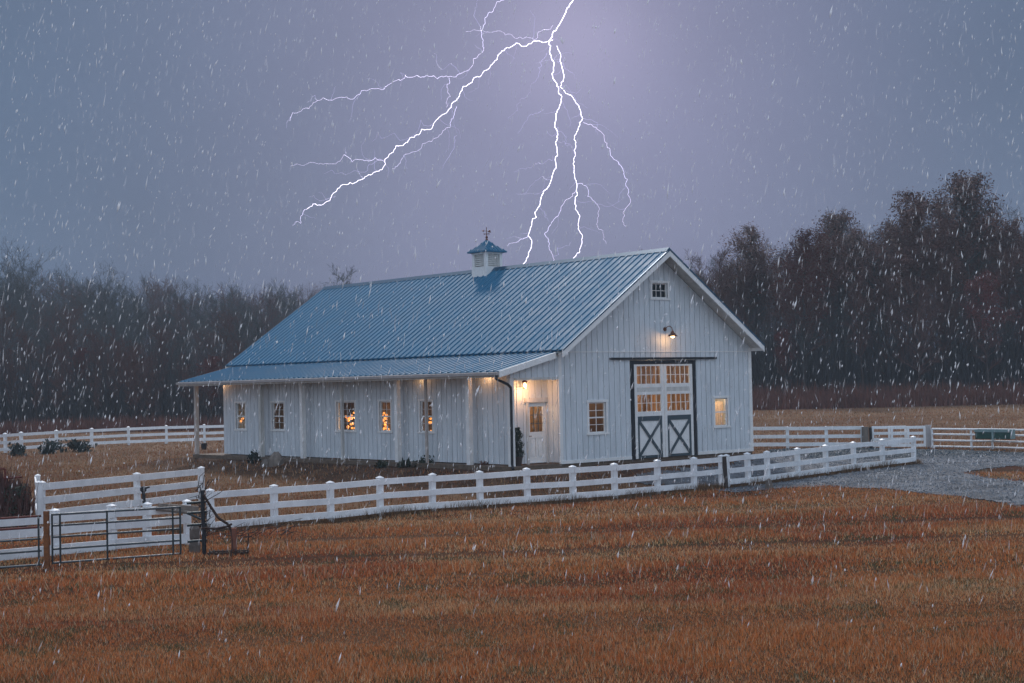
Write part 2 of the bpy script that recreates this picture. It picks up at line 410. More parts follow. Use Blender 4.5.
def pebbles(n):
    g = np.random.default_rng(23); x = g.uniform(6, 40, n); y = g.uniform(46, 84, n)
    jx = x+.8*(fbm(x*.7, y*.7, 61)-.5)+g.normal(0,.1,n); jy = y+2.4*(fbm(x*.8, y*.8, 71)-.5)+g.normal(0,.5,n)
    k = inside(DRIVE, jx, jy) & ~inside(ISLAND, jx, jy) & (barn_dist(x, y) > .3); x = x[k]; y = y[k]; n = len(x)
    s_ = g.uniform(.02, .05, n); a = g.uniform(0, 6.283, n); z = T(x, y)+.025
    c = np.stack([x, y, z], -1); V = np.empty((n, 3, 3, 3)); apex = c+np.stack([g.normal(0,.2,n)*s_, g.normal(0,.2,n)*s_, s_*1.1], -1)
    b_ = [c+np.stack([s_*np.cos(a+t), s_*np.sin(a+t), 0*s_], -1) for t in (0, 2.09, 4.19)]
    for i in range(3): V[:,i,0] = b_[i]; V[:,i,1] = b_[(i+1)%3]; V[:,i,2] = apex
    col = mixc((.09,.098,.108), (.26,.28,.31), g.random(n)**1.5)
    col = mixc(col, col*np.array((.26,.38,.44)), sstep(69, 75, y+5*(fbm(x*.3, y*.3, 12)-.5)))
    trk = np.abs(np.sin((y-.33*x)*.55+2*fbm(x*.1, y*.1, 19))); col = mixc(col*.6, col, sstep(.1,.5,trk)); col = np.repeat(col, 3, 0)
    return V.reshape(-1,3,3), col
# ------------------------------------------------------------------ haze (rain-laden air)
hz = MB(); hz.box(-210, 210, -25, 320, -2.2, 36.5)
mt = bpy.data.materials.new('rain_air'); mt.use_nodes = True; n = mt.node_tree.nodes; l = mt.node_tree.links; n.clear()
vp = n.new('ShaderNodeVolumePrincipled'); vp.inputs['Color'].default_value = (.68,.82,.95,1); vp.inputs['Density'].default_value = .00045; vp.inputs['Anisotropy'].default_value = .1
oo = n.new('ShaderNodeOutputMaterial'); l.new(vp.outputs[0], oo.inputs['Volume'])
HAZE = True
if HAZE:
    tag(hz.build('haze', mt), kind='stuff')

# ------------------------------------------------------------------ the barn
WD, RG, LN = 11.69, 8.706, 24.86      # width, ridge height, roof length
barn = thing('barn', 'long white board-and-batten barn with ribbed blue metal roof and side porch', 'barn', to_world(0,0,0), TH)
SL = (RG-4.485)/(WD/2+.39)
def topz_main(u): return RG - .16 - SL*abs(u-WD/2)
OPEN_FRONT = [('door',4.03,8.0,-.05,4.05), ('win',1.62,2.58,1.11,2.35), ('win',9.22,10.05,1.13,2.36), ('win',5.46,6.41,6.68,7.32)]
def wall(name, a0, a1, z0, top, holes, place, batten=.31, thick=.14, mat='siding', skirt=None, parent=barn):
    """a sheet with openings, its reveals, and the battens; place(a, depth, z) -> xyz, depth>0 is outwards"""
    mb = MB()
    br = sorted({a0, a1} | {h[0] for h in holes} | {h[1] for h in holes} | ({WD/2} if a0 < WD/2 < a1 and top(a0) != top(WD/2) else set()))
    for x0, x1 in zip(br, br[1:]):
        cuts = sorted([(h[2], h[3]) for h in holes if h[0] <= x0+1e-6 and h[1] >= x1-1e-6])
        spans = []; lo = z0
        for c0, c1 in cuts:
            if c0 > lo+1e-4: spans.append((lo, lo, c0, c0))
            lo = c1
        spans.append((lo, lo, top(x0), top(x1)))
        for b0, b1, t0, t1 in spans:
            for d in (0, -thick):
                mb.add([place(x0,d,b0), place(x1,d,b1), place(x1,d,t1), place(x0,d,t0)], [(0,1,2,3)])
    for h in holes:
        for (p, q) in (((h[0],h[2]),(h[0],h[3])), ((h[0],h[3]),(h[1],h[3])), ((h[1],h[3]),(h[1],h[2])), ((h[1],h[2]),(h[0],h[2]))):
            mb.add([place(p[0],0,p[1]), place(q[0],0,q[1]), place(q[0],-thick,q[1]), place(p[0],-thick,p[1])], [(0,1,2,3)])
    k = a0+.01; g_ = .017
    while k < a1-.03:
        e0, e1 = k+g_, min(k+batten-g_, a1-.005)
        xs_ = sorted({e0, e1} | {q for h in holes for q in (h[0], h[1]) if e0 < q < e1} | ({WD/2} if e0 < WD/2 < e1 and a1 > WD-1 else set()))
        for x0, x1 in zip(xs_, xs_[1:]):
            cuts = sorted([(h[2], h[3]) for h in holes if h[0] <= x0+1e-6 and h[1] >= x1-1e-6]); lo = z0+.005; sp = []
            for c0, c1 in cuts:
                if c0 > lo+.01: sp.append((lo, c0, c0))
                lo = c1
            sp.append((lo, top(x0)-.02, top(x1)-.02))
            for b0, t0, t1 in sp:
                P = [place(x0,.001,b0), place(x1,.001,b0), place(x1,.03,b0), place(x0,.03,b0), place(x0,.001,t0), place(x1,.001,t1), place(x1,.03,t1), place(x0,.03,t0)]
                mb.add(P, [(0,3,2,1),(4,5,6,7),(0,1,5,4),(1,2,6,5),(2,3,7,6),(3,0,4,7)])
        k += batten
    return mb.build(name, M[mat], parent, fix=False)
P_front = lambda a, d, z: (a, -d, z)
P_side = lambda a, d, z: (-1.988-d, a, z)
P_door = lambda a, d, z: (a, .68-d, z)
P_ret = lambda a, d, z: (0-d, a, z)
P_right = lambda a, d, z: (WD+d, a, z)
P_back = lambda a, d, z: (a, 22.81+d, z)
wall('wall', 0, WD, 0, topz_main, [h[1:] for h in OPEN_FRONT], P_front)
SW = [(20.68,21.58),(17.13,18.21),(11.26,12.70),(8.55,9.39),(5.62,6.46)]
wall('wall', .68, 22.81, 0, lambda a: 3.98, [(a, b_, 1.24, 2.54) for a, b_ in SW], P_side, batten=.33)
wall('wall', -1.988, 0, 0, lambda a: 4.2+.27*a+.1, [(-1.07,-.10,.03,2.42)], P_door, batten=.33)
wall('wall', .0, .68, 0, lambda a: 4.36, [], P_ret, batten=.31)
wall('wall', 0, 22.81, 0, lambda a: 4.36, [], P_right)
wall('wall', 0, WD, 0, topz_main, [], P_back)
wall('wall', -1.988, 0, 0, lambda a: 4.2+.27*a+.1, [], P_back)
# band board on the gable, corner boards
mb = MB(); mb.box(0.02, WD-.02, -.055, -.001, 4.385, 4.42); mb.build('band_board', M['trim'], barn)
for u in (0.06, WD-.06):
    mb = MB(); mb.box(u-.085, u+.085, -.058, -.0015, .0, topz_main(u)-.08); mb.build('corner_board', M['trim'], barn)
mb = MB(); mb.box(WD+.0015, WD+.042, -.042, .15, 0, 4.3); mb.build('corner_board', M['trim'], barn)
# base board and foundation
for a_, b_ in ((-.02, 4.0), (8.04, WD+.02)):
    mb = MB(); mb.box(a_, b_, -.064, -.002, -.06, .07); mb.build('base_board', M['trim'], barn)
mb = MB(); mb.box(-.0, WD+.0, .01, 22.8, -1.2, -.062); mb.build('foundation', M['concrete'], barn)
mb = MB(); mb.box(-2.62, -.003, -.12, 24.9, -1.2, -.035); mb.build('porch_floor', M['concrete'], barn)
mb = MB(); mb.box(-1.85, WD-.15, .15, 22.65, -.055, -.03); mb.build('interior_floor', M['darkwood'], barn)

# roofs
def ribbed(name, A, B, v0, v1, pitch=.405, th=.07, mat='roof'):
    """sheet from the line A=(u,z) at the top to B=(u,z) at the bottom, ribs running down the slope, between v0 and v1"""
    du, dz = B[0]-A[0], B[1]-A[1]; L_ = math.hypot(du, dz); nu, nz_ = -dz/L_, du/L_
    if nz_ < 0: nu, nz_ = -nu, -nz_
    prof = []; v = v0
    while v < v1-.01:
        for dv, h in ((0,0),(.255,0),(.272,.036),(.335,.036),(.352,0)):
            if v+dv < v1: prof.append((v+dv, h))
        v += pitch
    prof.append((v1, 0))
    mb = MB(); vs = []; fs = []
    for vv, h in prof:
        vs += [(A[0]+nu*h, vv, A[1]+nz_*h), (B[0]+nu*h, vv, B[1]+nz_*h)]
    for i in range(len(prof)-1): fs.append((2*i, 2*i+1, 2*i+3, 2*i+2))
    mb.add(vs, fs); n0 = (-nu*th, -nz_*th)
    lo = [(A[0]+n0[0], v0, A[1]+n0[1]), (B[0]+n0[0], v0, B[1]+n0[1]), (B[0]+n0[0], v1, B[1]+n0[1]), (A[0]+n0[0], v1, A[1]+n0[1])]
    mb.add(lo, [(3,2,1,0)])
    mb.add([(A[0],v0,A[1]),(B[0],v0,B[1]),lo[1],lo[0]], [(0,1,2,3)]); mb.add([(A[0],v1,A[1]),(B[0],v1,B[1]),lo[2],lo[3]], [(0,1,2,3)])
    mb.add([(B[0],v0,B[1]),(B[0],v1,B[1]),lo[2],lo[1]], [(0,1,2,3)])
    return mb.build(name, M[mat], barn, fix=False)
V0, V1 = -.72, 25.3
RIDGE = (WD/2, RG); BRK = (-.39, 4.485); RE = (WD+.09, RG-SL*(WD/2+.09))
ribbed('roof', RIDGE, BRK, V0, V1)
ribbed('roof', RIDGE, RE, V0, V1)
PE = (-3.357, 3.673)
ribbed('porch_roof', (-.30, 4.400), PE, -.32, 24.88)
mb = MB(); mb.prism([(WD/2-.2, RG-.10), (WD/2, RG+.075), (WD/2+.2, RG-.10), (WD/2, RG-.0)], V0-.01, V1+.01, 'y'); mb.build('ridge_cap', M['roofdark'], barn)
def rake(A, B, v, w=.045, h=.24, drop=.16, mat='trim', name='fascia'):
    mb = MB(); k_ = h*.6; mb.prism([(A[0],A[1]-drop-k_),(B[0],B[1]-drop-k_),(B[0],B[1]-drop+k_),(A[0],A[1]-drop+k_)], v-w/2, v+w/2, 'y'); return mb.build(name, M[mat], barn)
for v in (V0-.024, V1+.024):
    rake(RIDGE, (BRK[0]-.02, BRK[1]-.01), v); rake(RIDGE, (RE[0]+.02, RE[1]-.01), v)
    rake((RIDGE[0], RIDGE[1]+.135), (RE[0]+.03, RE[1]+.12), v, .07, .075, mat='roofdark', name='rake_trim'); rake((RIDGE[0], RIDGE[1]+.135), (BRK[0], BRK[1]+.135), v, .07, .06, mat='roofdark', name='rake_trim')
rake((-.40, 4.40), PE, -.345, .045, .2, .13); rake((-.40, 4.40), PE, 24.905, .045, .2, .13)
mb = MB(); mb.bar((RE[0]+.0, V0, RE[1]-.17), (RE[0]+.0, V1, RE[1]-.17), .05, .2); mb.build('fascia', M['trim'], barn)
# soffit of the front and right overhang
mb = MB(); 
for E_ in ((RE[0]-.03, RE[1]-.13), (BRK[0]+.05, BRK[1]-.13)):
    mb.add([(RIDGE[0], V0+.03, RG-.14), (E_[0], V0+.03, E_[1]), (E_[0], -.002, E_[1]), (RIDGE[0], -.002, RG-.14)], [(0,1,2,3)])
mb.build('soffit', M['oldtrim'], barn, fix=False)
# gutter along the porch eave, downspout, beam, posts
mb = MB(); mb.prism([(PE[0]-.13, PE[1]-.16), (PE[0]-.0, PE[1]-.16), (PE[0]-.0, PE[1]-.035), (PE[0]-.14, PE[1]-.045)], -.33, 24.95, 'y'); mb.build('gutter', M['gutter'], barn)
mb = MB(); mb.box(PE[0]+.02, PE[0]+.09, -.3, 24.86, PE[1]-.24, PE[1]-.10); mb.build('porch_fascia', M['oldtrim'], barn)
mb = MB(); mb.box(-2.50, -2.36, .18, 24.9, 3.50, 3.74); mb.build('porch_beam', M['oldtrim'], barn)
mb = MB(); mb.path([(PE[0]-.06,-.20,3.52),(PE[0]-.06,-.26,3.36),(-2.86,-.24,3.16),(-2.66,-.20,3.02),(-2.66,-.18,.05),(-2.75,-.34,-.12)], .055, 8); mb.build('downspout', M['black'], barn)
for v, w, mt_ in ((.1,.2,'trim'),(2.67,.2,'trim'),(5.50,.10,'post'),(7.5,.2,'trim'),(11.66,.12,'oldtrim'),(14.87,.2,'trim'),(18.5,.2,'oldtrim'),(24.8,.18,'post')):
    mb = MB(); mb.box(-2.43-w/2, -2.43+w/2, v-w/2, v+w/2, -.034 if v < 24 else -.15, 3.5); mb.build('porch_post', M[mt_], barn)
# boarded porch end above the door passage
mb = MB()
mb.add([(-2.55,-.03,3.40),(-.02,-.03,3.40),(-.02,-.03,4.28),(-2.55,-.03,3.66),(-2.55,.06,3.40),(-.02,.06,3.40),(-.02,.06,4.28),(-2.55,.06,3.66)], [(0,1,2,3),(4,7,6,5),(0,4,5,1),(2,6,7,3),(0,3,7,4),(1,5,6,2)])
k = -2.4
while k < -.1:
    mb.box(k+.017, min(k+.293,-.03), -.058, -.031, 3.40, 3.62+.245*(k+2.55)); k += .31
mb.build('porch_gable', M['siding'], barn)
mb = MB(); mb.box(-2.33, -.004, -.05, .07, 3.30, 3.397); mb.build('porch_header', M['oldtrim'], barn)
mb = MB(); mb.add([(-.02,.08,3.45),(-3.2,.08,3.45),(-3.2,24.8,3.45),(-.02,24.8,3.45)], [(0,1,2,3)])
# sloping porch ceiling boards
mb = MB(); mb.add([(-.02,-.2,4.36),(-3.25,-.2,3.58),(-3.25,24.8,3.58),(-.02,24.8,4.36)], [(0,1,2,3)]); mb.build('porch_ceiling', M['oldtrim'], barn, fix=False)

def window(place, a0, a1, z0, z1, cols, rows, mid=True, frame='trim', curtain=False, casing=.10, mw=.012):
    """casing outside, sash and muntin bars, one glass pane behind them"""
    def pbox(mb, x0, x1, d0, d1, b0, b1):
        P = [place(x,d,z) for z in (b0,b1) for x, d in ((x0,d0),(x1,d0),(x1,d1),(x0,d1))]
        mb.add(P, [(0,3,2,1),(4,5,6,7),(0,1,5,4),(1,2,6,5),(2,3,7,6),(3,0,4,7)])
    mb = MB(); c = casing
    pbox(mb, a0-c, a0, .003, .052, z0, z1); pbox(mb, a1, a1+c, .003, .052, z0, z1)
    pbox(mb, a0-c-.03, a1+c+.03, .002, .06, z1, z1+c); pbox(mb, a0-c-.05, a1+c+.05, .002, .08, z0-c*.8, z0)
    s = .045
    pbox(mb, a0+.001, a0+s, -.09, -.03, z0+.001, z1-.001); pbox(mb, a1-s, a1-.001, -.09, -.03, z0+.001, z1-.001)
    pbox(mb, a0+s, a1-s, -.09, -.03, z1-s, z1-.001); pbox(mb, a0+s, a1-s, -.09, -.03, z0+.001, z0+s)
    w = mb.build('window', M[frame], barn)
    g = MB()
    for i in range(1, cols):
        x = a0+s+(a1-a0-2*s)*i/cols; pbox(g, x-mw, x+mw, -.075, -.045, z0+s+.001, z1-s-.001)
    for j in range(1, rows):
        z = z0+s+(z1-z0-2*s)*j/rows; h = .028 if mid and j*2 == rows else mw
        pbox(g, a0+s+.001, a1-s-.001, -.078, -.042, z-h, z+h)
    g.build('muntin_bars', M[frame], w)
    p = MB(); p.add([place(a0+s,-.06,z0+s), place(a1-s,-.06,z0+s), place(a1-s,-.06,z1-s), place(a0+s,-.06,z1-s)], [(0,1,2,3)]); p.build('pane', M['glass'], w, fix=False)
    if curtain:
        q = MB(); N = 24
        for i in range(N):
            x0 = a0+(a1-a0)*i/N; x1 = a0+(a1-a0)*(i+1)/N; d0 = -.22+.02*math.sin(i*1.7); d1 = -.22+.02*math.sin((i+1)*1.7)
            q.add([place(x0,d0,z0-.1), place(x1,d1,z0-.1), place(x1,d1,z1-.16), place(x0,d0,z1-.16)], [(0,1,2,3)])
        q.build('curtain', M['curtain'], w, fix=False)
    return w
mt, n, l, b = newmat('lit_curtain'); M['curtain'] = mt
b.inputs['Base Color'].default_value = (.82,.68,.55,1); tr = n.new('ShaderNodeBsdfTranslucent'); tr.inputs[0].default_value = (.85,.68,.52,1)
mx = n.new('ShaderNodeMixShader'); mx.inputs[0].default_value = .6; l.new(b.outputs[0], mx.inputs[1]); l.new(tr.outputs[0], mx.inputs[2]); l.new(mx.outputs[0], n['Material Output'].inputs['Surface'])
window(P_front, 1.62, 2.58, 1.11, 2.35, 2, 4)
window(P_front, 9.22, 10.05, 1.13, 2.36, 1, 2, curtain=True)
window(P_front, 5.46, 6.41, 6.68, 7.32, 3, 2, mid=False)
for a, b_ in SW: window(P_side, a, b_, 1.24, 2.54, 2, 4, casing=.08, mw=.008)
window(P_side, 11.26, 12.70, 1.24, 2.54, 2, 2, casing=.001) if False else None

# double barn doors
mb = MB(); mb.box(4.032, 4.22, -.075, -.003, -.09, 4.045); mb.box(7.81, 7.998, -.075, -.003, -.09, 4.045); mb.box(4.222, 7.808, -.07, -.003, 3.88, 4.045); mb.build('door_frame', M['black'], barn)
mb = MB(); mb.box(2.84, 9.33, -.13, -.05, 4.075, 4.165); mb.build('door_track', M['black'], barn)
def barn_door(u0, u1):
    y0, y1 = -.062, .0
    st = .15
    mb = MB()
    zs = [(-.05,.02),(1.62,1.86),(2.60,2.70),(2.88,3.03),(3.80,3.875)]
    mb.box(u0, u0+st, y0, y1, -.06, 3.875); mb.box(u1-st, u1, y0, y1, -.06, 3.875)
    for a, b_ in ((1.70,1.90),(2.60,2.72),(2.90,3.06),(3.80,3.872)): mb.box(u0+st+.001, u1-st-.001, y0+.004, y1, a, b_)
    d = mb.build('sliding_door', M['trim'], barn)
    mb = MB(); mb.box(u0+st+.001, u1-st-.001, y0+.012, y1, 2.721, 2.899); mb.build('grey_panel', M['oldtrim'], d)
    mb = MB()
    a, b_ = u0+st+.002, u1-st-.002
    for z0, z1 in ((-.05,.06),(1.50,1.698)): mb.box(a, b_, y0-.004, y1, z0, z1)
    mb.box(a, a+.10, y0-.002, y1, .061, 1.499); mb.box(b_-.10, b_, y0-.002, y1, .061, 1.499)
    mb.bar((a+.10, y0-.006, .08), (b_-.10, y0-.006, 1.48), .115, .03, up=(0,1,0)); mb.bar((a+.10, y0-.008, 1.48), (b_-.10, y0-.008, .08), .115, .032, up=(0,1,0))
    mb.build('cross_brace', M['slate'], d)
    mb = MB(); mb.box(a+.101, b_-.101, y0+.025, y1-.01, .062, 1.498); mb.build('lower_panel', M['trim'], d)
    for z0, z1 in ((1.901,2.599),(3.061,3.799)):
        mb = MB(); p0, p1 = u0+st+.002, u1-st-.002
        for i in range(1, 5): x = p0+(p1-p0)*i/5; mb.box(x-.013, x+.013, y0+.02, y1-.01, z0, z1)
        mb.box(p0, p1, y0+.018, y1-.008, (z0+z1)/2-.013, (z0+z1)/2+.013)
        mb.box(p0, p0+.03, y0+.016, y1-.006, z0, z1); mb.box(p1-.03, p1, y0+.016, y1-.006, z0, z1)
        mb.build('muntin_bars', M['trim'], d)
        g = MB(); g.add([(p0,-.02,z0),(p1,-.02,z0),(p1,-.02,z1),(p0,-.02,z1)], [(0,1,2,3)]); g.build('pane', M['glass'], d, fix=False)
barn_door(4.235, 6.005); barn_door(6.025, 7.795)

# porch entry door
mb = MB(); mb.box(-1.18,-1.071,.60,.677,-.03,2.42); mb.box(-.099,-.012,.60,.677,-.03,2.42); mb.box(-1.26,-.004,.58,.677,2.421,2.60); mb.build('door_frame', M['oldtrim'], barn)
mb = MB(); y0, y1 = .70, .745
mb.box(-1.065,-.93,y0,y1,.0,2.41); mb.box(-.24,-.105,y0,y1,.0,2.41); mb.box(-.929,-.241,y0,y1,2.25,2.41); mb.box(-.929,-.241,y0,y1,1.0,1.24); mb.box(-.929,-.241,y0,y1,0,.22); mb.box(-.63,-.54,y0,y1,.221,.999)
mb.box(-.929,-.631,y0+.04,y1,.221,.999); mb.box(-.539,-.241,y0+.04,y1,.221,.999); mb.box(-.885,-.675,y0+.012,y0+.039,.27,.95); mb.box(-.495,-.285,y0+.012,y0+.039,.27,.95)
door = mb.build('entry_door', M['trim'], barn)
mb = MB()
for i in (1,2): x = -.929+.688*i/3; mb.box(x-.012,x+.012,y0+.005,y1-.005,1.241,2.249)
for j in (1,2): z = 1.241+1.008*j/3; mb.box(-.929,-.241,y0+.008,y1-.008,z-.012,z+.012)
mb.build('muntin_bars', M['slate'], door)
g = MB(); g.add([(-.929,.72,1.241),(-.241,.72,1.241),(-.241,.72,2.249),(-.929,.72,2.249)], [(0,1,2,3)]); g.build('pane', M['glass'], door, fix=False)
mb = MB(); mb.tube((-1.0,.70,1.08),(-1.0,.64,1.08),.018,.018,8); mb.tube((-1.0,.64,1.08),(-.9,.635,1.08),.014,.014,8); mb.build('handle', M['lampmetal'], door)

# inside: hall partition of pine boards, passage wall behind the side windows
mb = MB(); x = .1
while x < WD-.2:
    w = .55; mb.box(x, x+w-.012, 3.6, 3.66, -.03, 4.3); mb.box(x+.2, x+.29, 3.5, 3.599, -.03, 4.3); x += w
mb.box(.1, WD-.15, 3.42, 3.49, 2.62, 2.80)
mb.build('interior_partition', M['wood'], barn)
mb = MB(); mb.box(.02, WD-.1, .15, 22.6, 4.31, 4.37); mb.build('loft_floor', M['darkwood'], barn)
mb = MB(); mb.box(-.06, -.01, 3.47, 22.6, -.03, 3.9); mb.build('interior_partition', M['wood'], barn)
mb = MB(); mb.box(-.06, -.01, .85, 3.39, -.03, 3.9); mb.build('interior_partition', M['wood'], barn)
mb = MB(); mb.box(3.5, 3.58, .2, 3.4, -.03, 4.3); mb.build('interior_partition', M['darkwood'], barn)
mb = MB(); mb.box(-1.95, -.08, 3.4, 3.46, -.03, 3.8); mb.build('interior_partition', M['darkwood'], barn)

# cupola with louvres, small hipped roof and weathervane
cu, cv = WD/2, 11.25
mb = MB(); hw = .44
zb = RG-.62
mb.box(cu-.53, cu+.53, cv-.53, cv+.53, zb, RG+.12); cup = mb.build('cupola', M['trim'], barn)
mb = MB()
for sx in (-1,1):
    for sy in (-1,1): mb.box(cu+sx*hw-.075, cu+sx*hw+.075, cv+sy*hw-.075, cv+sy*hw+.075, RG+.121, RG+.72)
mb.box(cu-hw-.09, cu+hw+.09, cv-hw-.09, cv+hw+.09, RG+.721, RG+.80)
mb.build('corner_posts', M['trim'], cup)
mb = MB()
for j in range(6):
    z = RG+.15+j*.093
    for s_ in (-1,1):
        mb.bar((cu-hw+.08, cv+s_*(hw-.0), z+.05), (cu+hw-.08, cv+s_*(hw-.0), z+.05), .03, .085, up=(0,-s_*.55,1)); mb.bar((cu+s_*hw, cv-hw+.08, z+.05), (cu+s_*hw, cv+hw-.08, z+.05), .03, .085, up=(-s_*.55,0,1))
mb.box(cu-hw+.1, cu+hw-.1, cv-hw+.1, cv+hw-.1, RG+.122, RG+.71)
mb.build('louver', M['oldtrim'], cup)
mb = MB(); e = .68; z0 = RG+.80; ap = RG+1.42
prof = [(e,z0),(e,z0+.07),(.31,z0+.34),(.05,ap)]
vs = []; fs = []
for r, z in prof:
    vs += [(cu-r,cv-r,z),(cu+r,cv-r,z),(cu+r,cv+r,z),(cu-r,cv+r,z)]
for j in range(3):
    for k in range(4): fs.append((4*j+k, 4*j+(k+1)%4, 4*j+4+(k+1)%4, 4*j+4+k))
fs += [(3,2,1,0),(12,13,14,15)]
mb.add(vs, fs)
for k in range(-3, 4):
    t = k*.18
    for s_ in (-1,1):
        q = max(abs(t), .08)
        def hz_(r): return z0+.07+(e-r)*(.27/.37) if r > .31 else z0+.34+(.31-r)*((ap-z0-.34)/.26)
        pts = [(e, hz_(e))]+([(.31, hz_(.31))] if q < .31 else [])+[(q, hz_(q))]
        for (r0, h0), (r1, h1) in zip(pts, pts[1:]):
            mb.bar((cu+t, cv+s_*r0, h0+.015), (cu+t, cv+s_*r1, h1+.015), .035, .03); mb.bar((cu+s_*r0, cv+t, h0+.015), (cu+s_*r1, cv+t, h1+.015), .035, .03)
mb.build('cupola_roof', M['roof'], cup, fix=False)
mb = MB(); mb.lathe(cu, cv, [(.06,ap-.02),(.06,ap+.06),(.03,ap+.08),(.07,ap+.14),(.02,ap+.22),(.015,ap+.60),(.004,ap+.64)], 8)
zc = ap+.30
mb.bar((cu-.2,cv,zc),(cu+.2,cv,zc),.02,.02); mb.bar((cu,cv-.2,zc),(cu,cv+.2,zc),.02,.02)
za = zc+.14
mb.bar((cu-.22,cv,za),(cu+.2,cv,za),.018,.018); mb.prism([(cu-.30,za),(cu-.18,za+.05),(cu-.18,za-.05)], cv-.01, cv+.01, 'y'); mb.prism([(cu+.1,za-.05),(cu+.26,za-.06),(cu+.22,za+.07),(cu+.13,za+.03)], cv-.012, cv+.012, 'y')
mb.build('weathervane', M['copper'], cup)

# ------------------------------------------------------------------ lamps
def plight(parent, loc, w, col=(1,.70,.42), r=.05):
    ld = bpy.data.lights.new('lamp_light', 'POINT'); ld.energy = w; ld.color = col; ld.shadow_soft_size = r
    o = bpy.data.objects.new('lamp_light', ld); C.objects.link(o); o.parent = parent; o.location = loc
    return o
wl_ = thing('wall_lamp', 'bronze gooseneck lamp glowing high on the barn gable above the double doors', 'wall lamp', to_world(6.17, -.03, 5.02), TH)
mb = MB(); mb.tube((0,-.0,.34),(0,-.04,.34),.09,.09,10); mb.path([(0,-.04,.34),(0,-.16,.44),(0,-.30,.46),(0,-.42,.38),(0,-.46,.24)], .018, 8); mb.build('arm', M['lampmetal'], wl_)
mb = MB(); mb.lathe(0, -.46, [(.04,.26),(.06,.20),(.09,.16),(.21,.04),(.215,.02),(.2,.02),(.08,.13),(.03,.15)], 16); mb.build('lamp_shade', M['lampmetal'], wl_)
mb = MB(); mb.lathe(0, -.46, [(.02,.13),(.06,.10),(.085,.05),(.075,-.01),(.03,-.045)], 12); mb.build('bulb', M['bulb'], wl_, smooth=True)
plight(wl_, (0,-.46,-.06), 14, (1,.52,.2))
pl_ = thing('porch_lamp', 'small warm lantern hanging under the porch roof by the entry door', 'lantern', to_world(-1.45, .36, 3.10), TH)
mb = MB(); mb.tube((0,0,.86),(0,0,.22),.012,.012,6); mb.lathe(0,0,[(.02,.24),(.11,.14),(.12,.12),(.02,.12)],8); mb.lathe(0,0,[(.10,-.12),(.10,-.10),(.02,-.10)],8)
for k in range(4):
    t = k*math.pi/2; mb.tube((.09*math.cos(t),.09*math.sin(t),-.11),(.09*math.cos(t),.09*math.sin(t),.13),.008,.008,4)
mb.build('frame', M['lampmetal'], pl_)
mb = MB(); mb.lathe(0,0,[(.02,-.08),(.05,-.04),(.06,.02),(.04,.07),(.01,.10)],10); mb.build('bulb', M['bulb'], pl_, smooth=True)
plight(pl_, (0,-.14,-.12), 56, (1,.50,.22))
for v_, w_ in ((1.9,7),(6.2,3),(22.9,6)):
    mb = MB(); mb.lathe(-2.2, v_, [(.07,3.60),(.07,3.57),(.01,3.565)], 10); cl_ = mb.build('ceiling_light', M['bulb'], barn)
    plight(cl_, (-2.32,v_,3.50), w_, (1,.50,.24), r=.06)
def pendant(u, v, z, w, label, r=.12, cat='pendant lamp', mat='globe', top=3.6, cluster=0):
    t = thing('pendant_lamp', label, cat, to_world(u, v, z), TH)
    mb = MB(); mb.tube((0,0,top-z),(0,0,r*.9),.012,.012,6); mb.lathe(0,0,[(.03,r*1.3),(.05,r*.9),(.05,r*.8)],8); mb.build('cord', M['black'], t)
    mb = MB()
    def globe(cx, cy, cz, rr):
        n0 = len(mb.v); mb.lathe(cx, cy, [(rr*math.sin(a)+.003, cz-rr*math.cos(a)) for a in np.linspace(0.05, math.pi-.05, 9)], 12)
    globe(0,0,0,r)
    for k in range(cluster):
        globe(rnd.uniform(-.2,.2), rnd.uniform(-.32,.32), rnd.uniform(-.5,.25), r*rnd.uniform(.45,.8))
    mb.build('shade', M[mat], t, smooth=True)
    if w: plight(t, (0,-r-.1,-r*.5) if v < 3 else (r+.08,0,-.1), w, r=.08)
    return t
pendant(5.1, 2.3, 3.35, 75, 'warm globe pendant seen through the upper panes of the left barn door', top=4.3, r=.09)
pendant(7.3, 2.1, 2.95, 120, 'warm globe pendant lighting the boards behind the right barn door', top=4.3, r=.09)
pendant(9.6, 1.1, 2.9, 95, 'bright pendant behind the curtain of the small window right of the barn doors', top=4.3)
pendant(2.1, 2.6, 2.9, 85, 'dim pendant behind the four-row window left of the barn doors', top=4.3)
pendant(-1.5, 12.35, 1.80, 16, 'cluster of amber globes behind the post-crossed side window', cluster=16, r=.085)
pendant(-1.5, 9.65, 1.80, 13, 'amber globe cluster in the side window between two white posts', cluster=13, r=.075)
pendant(-1.5, 6.45, 1.62, 4, 'low amber globes in the side window nearest the porch corner', cluster=6, r=.07)
pendant(-1.5, 21.95, 1.62, 3, 'single small amber lamp low in the side window at the far end', cluster=3, r=.07)

pendant(-.95, 1.7, 2.35, 26, 'small pendant glowing behind the glass of the porch entry door', top=3.7, r=.08)

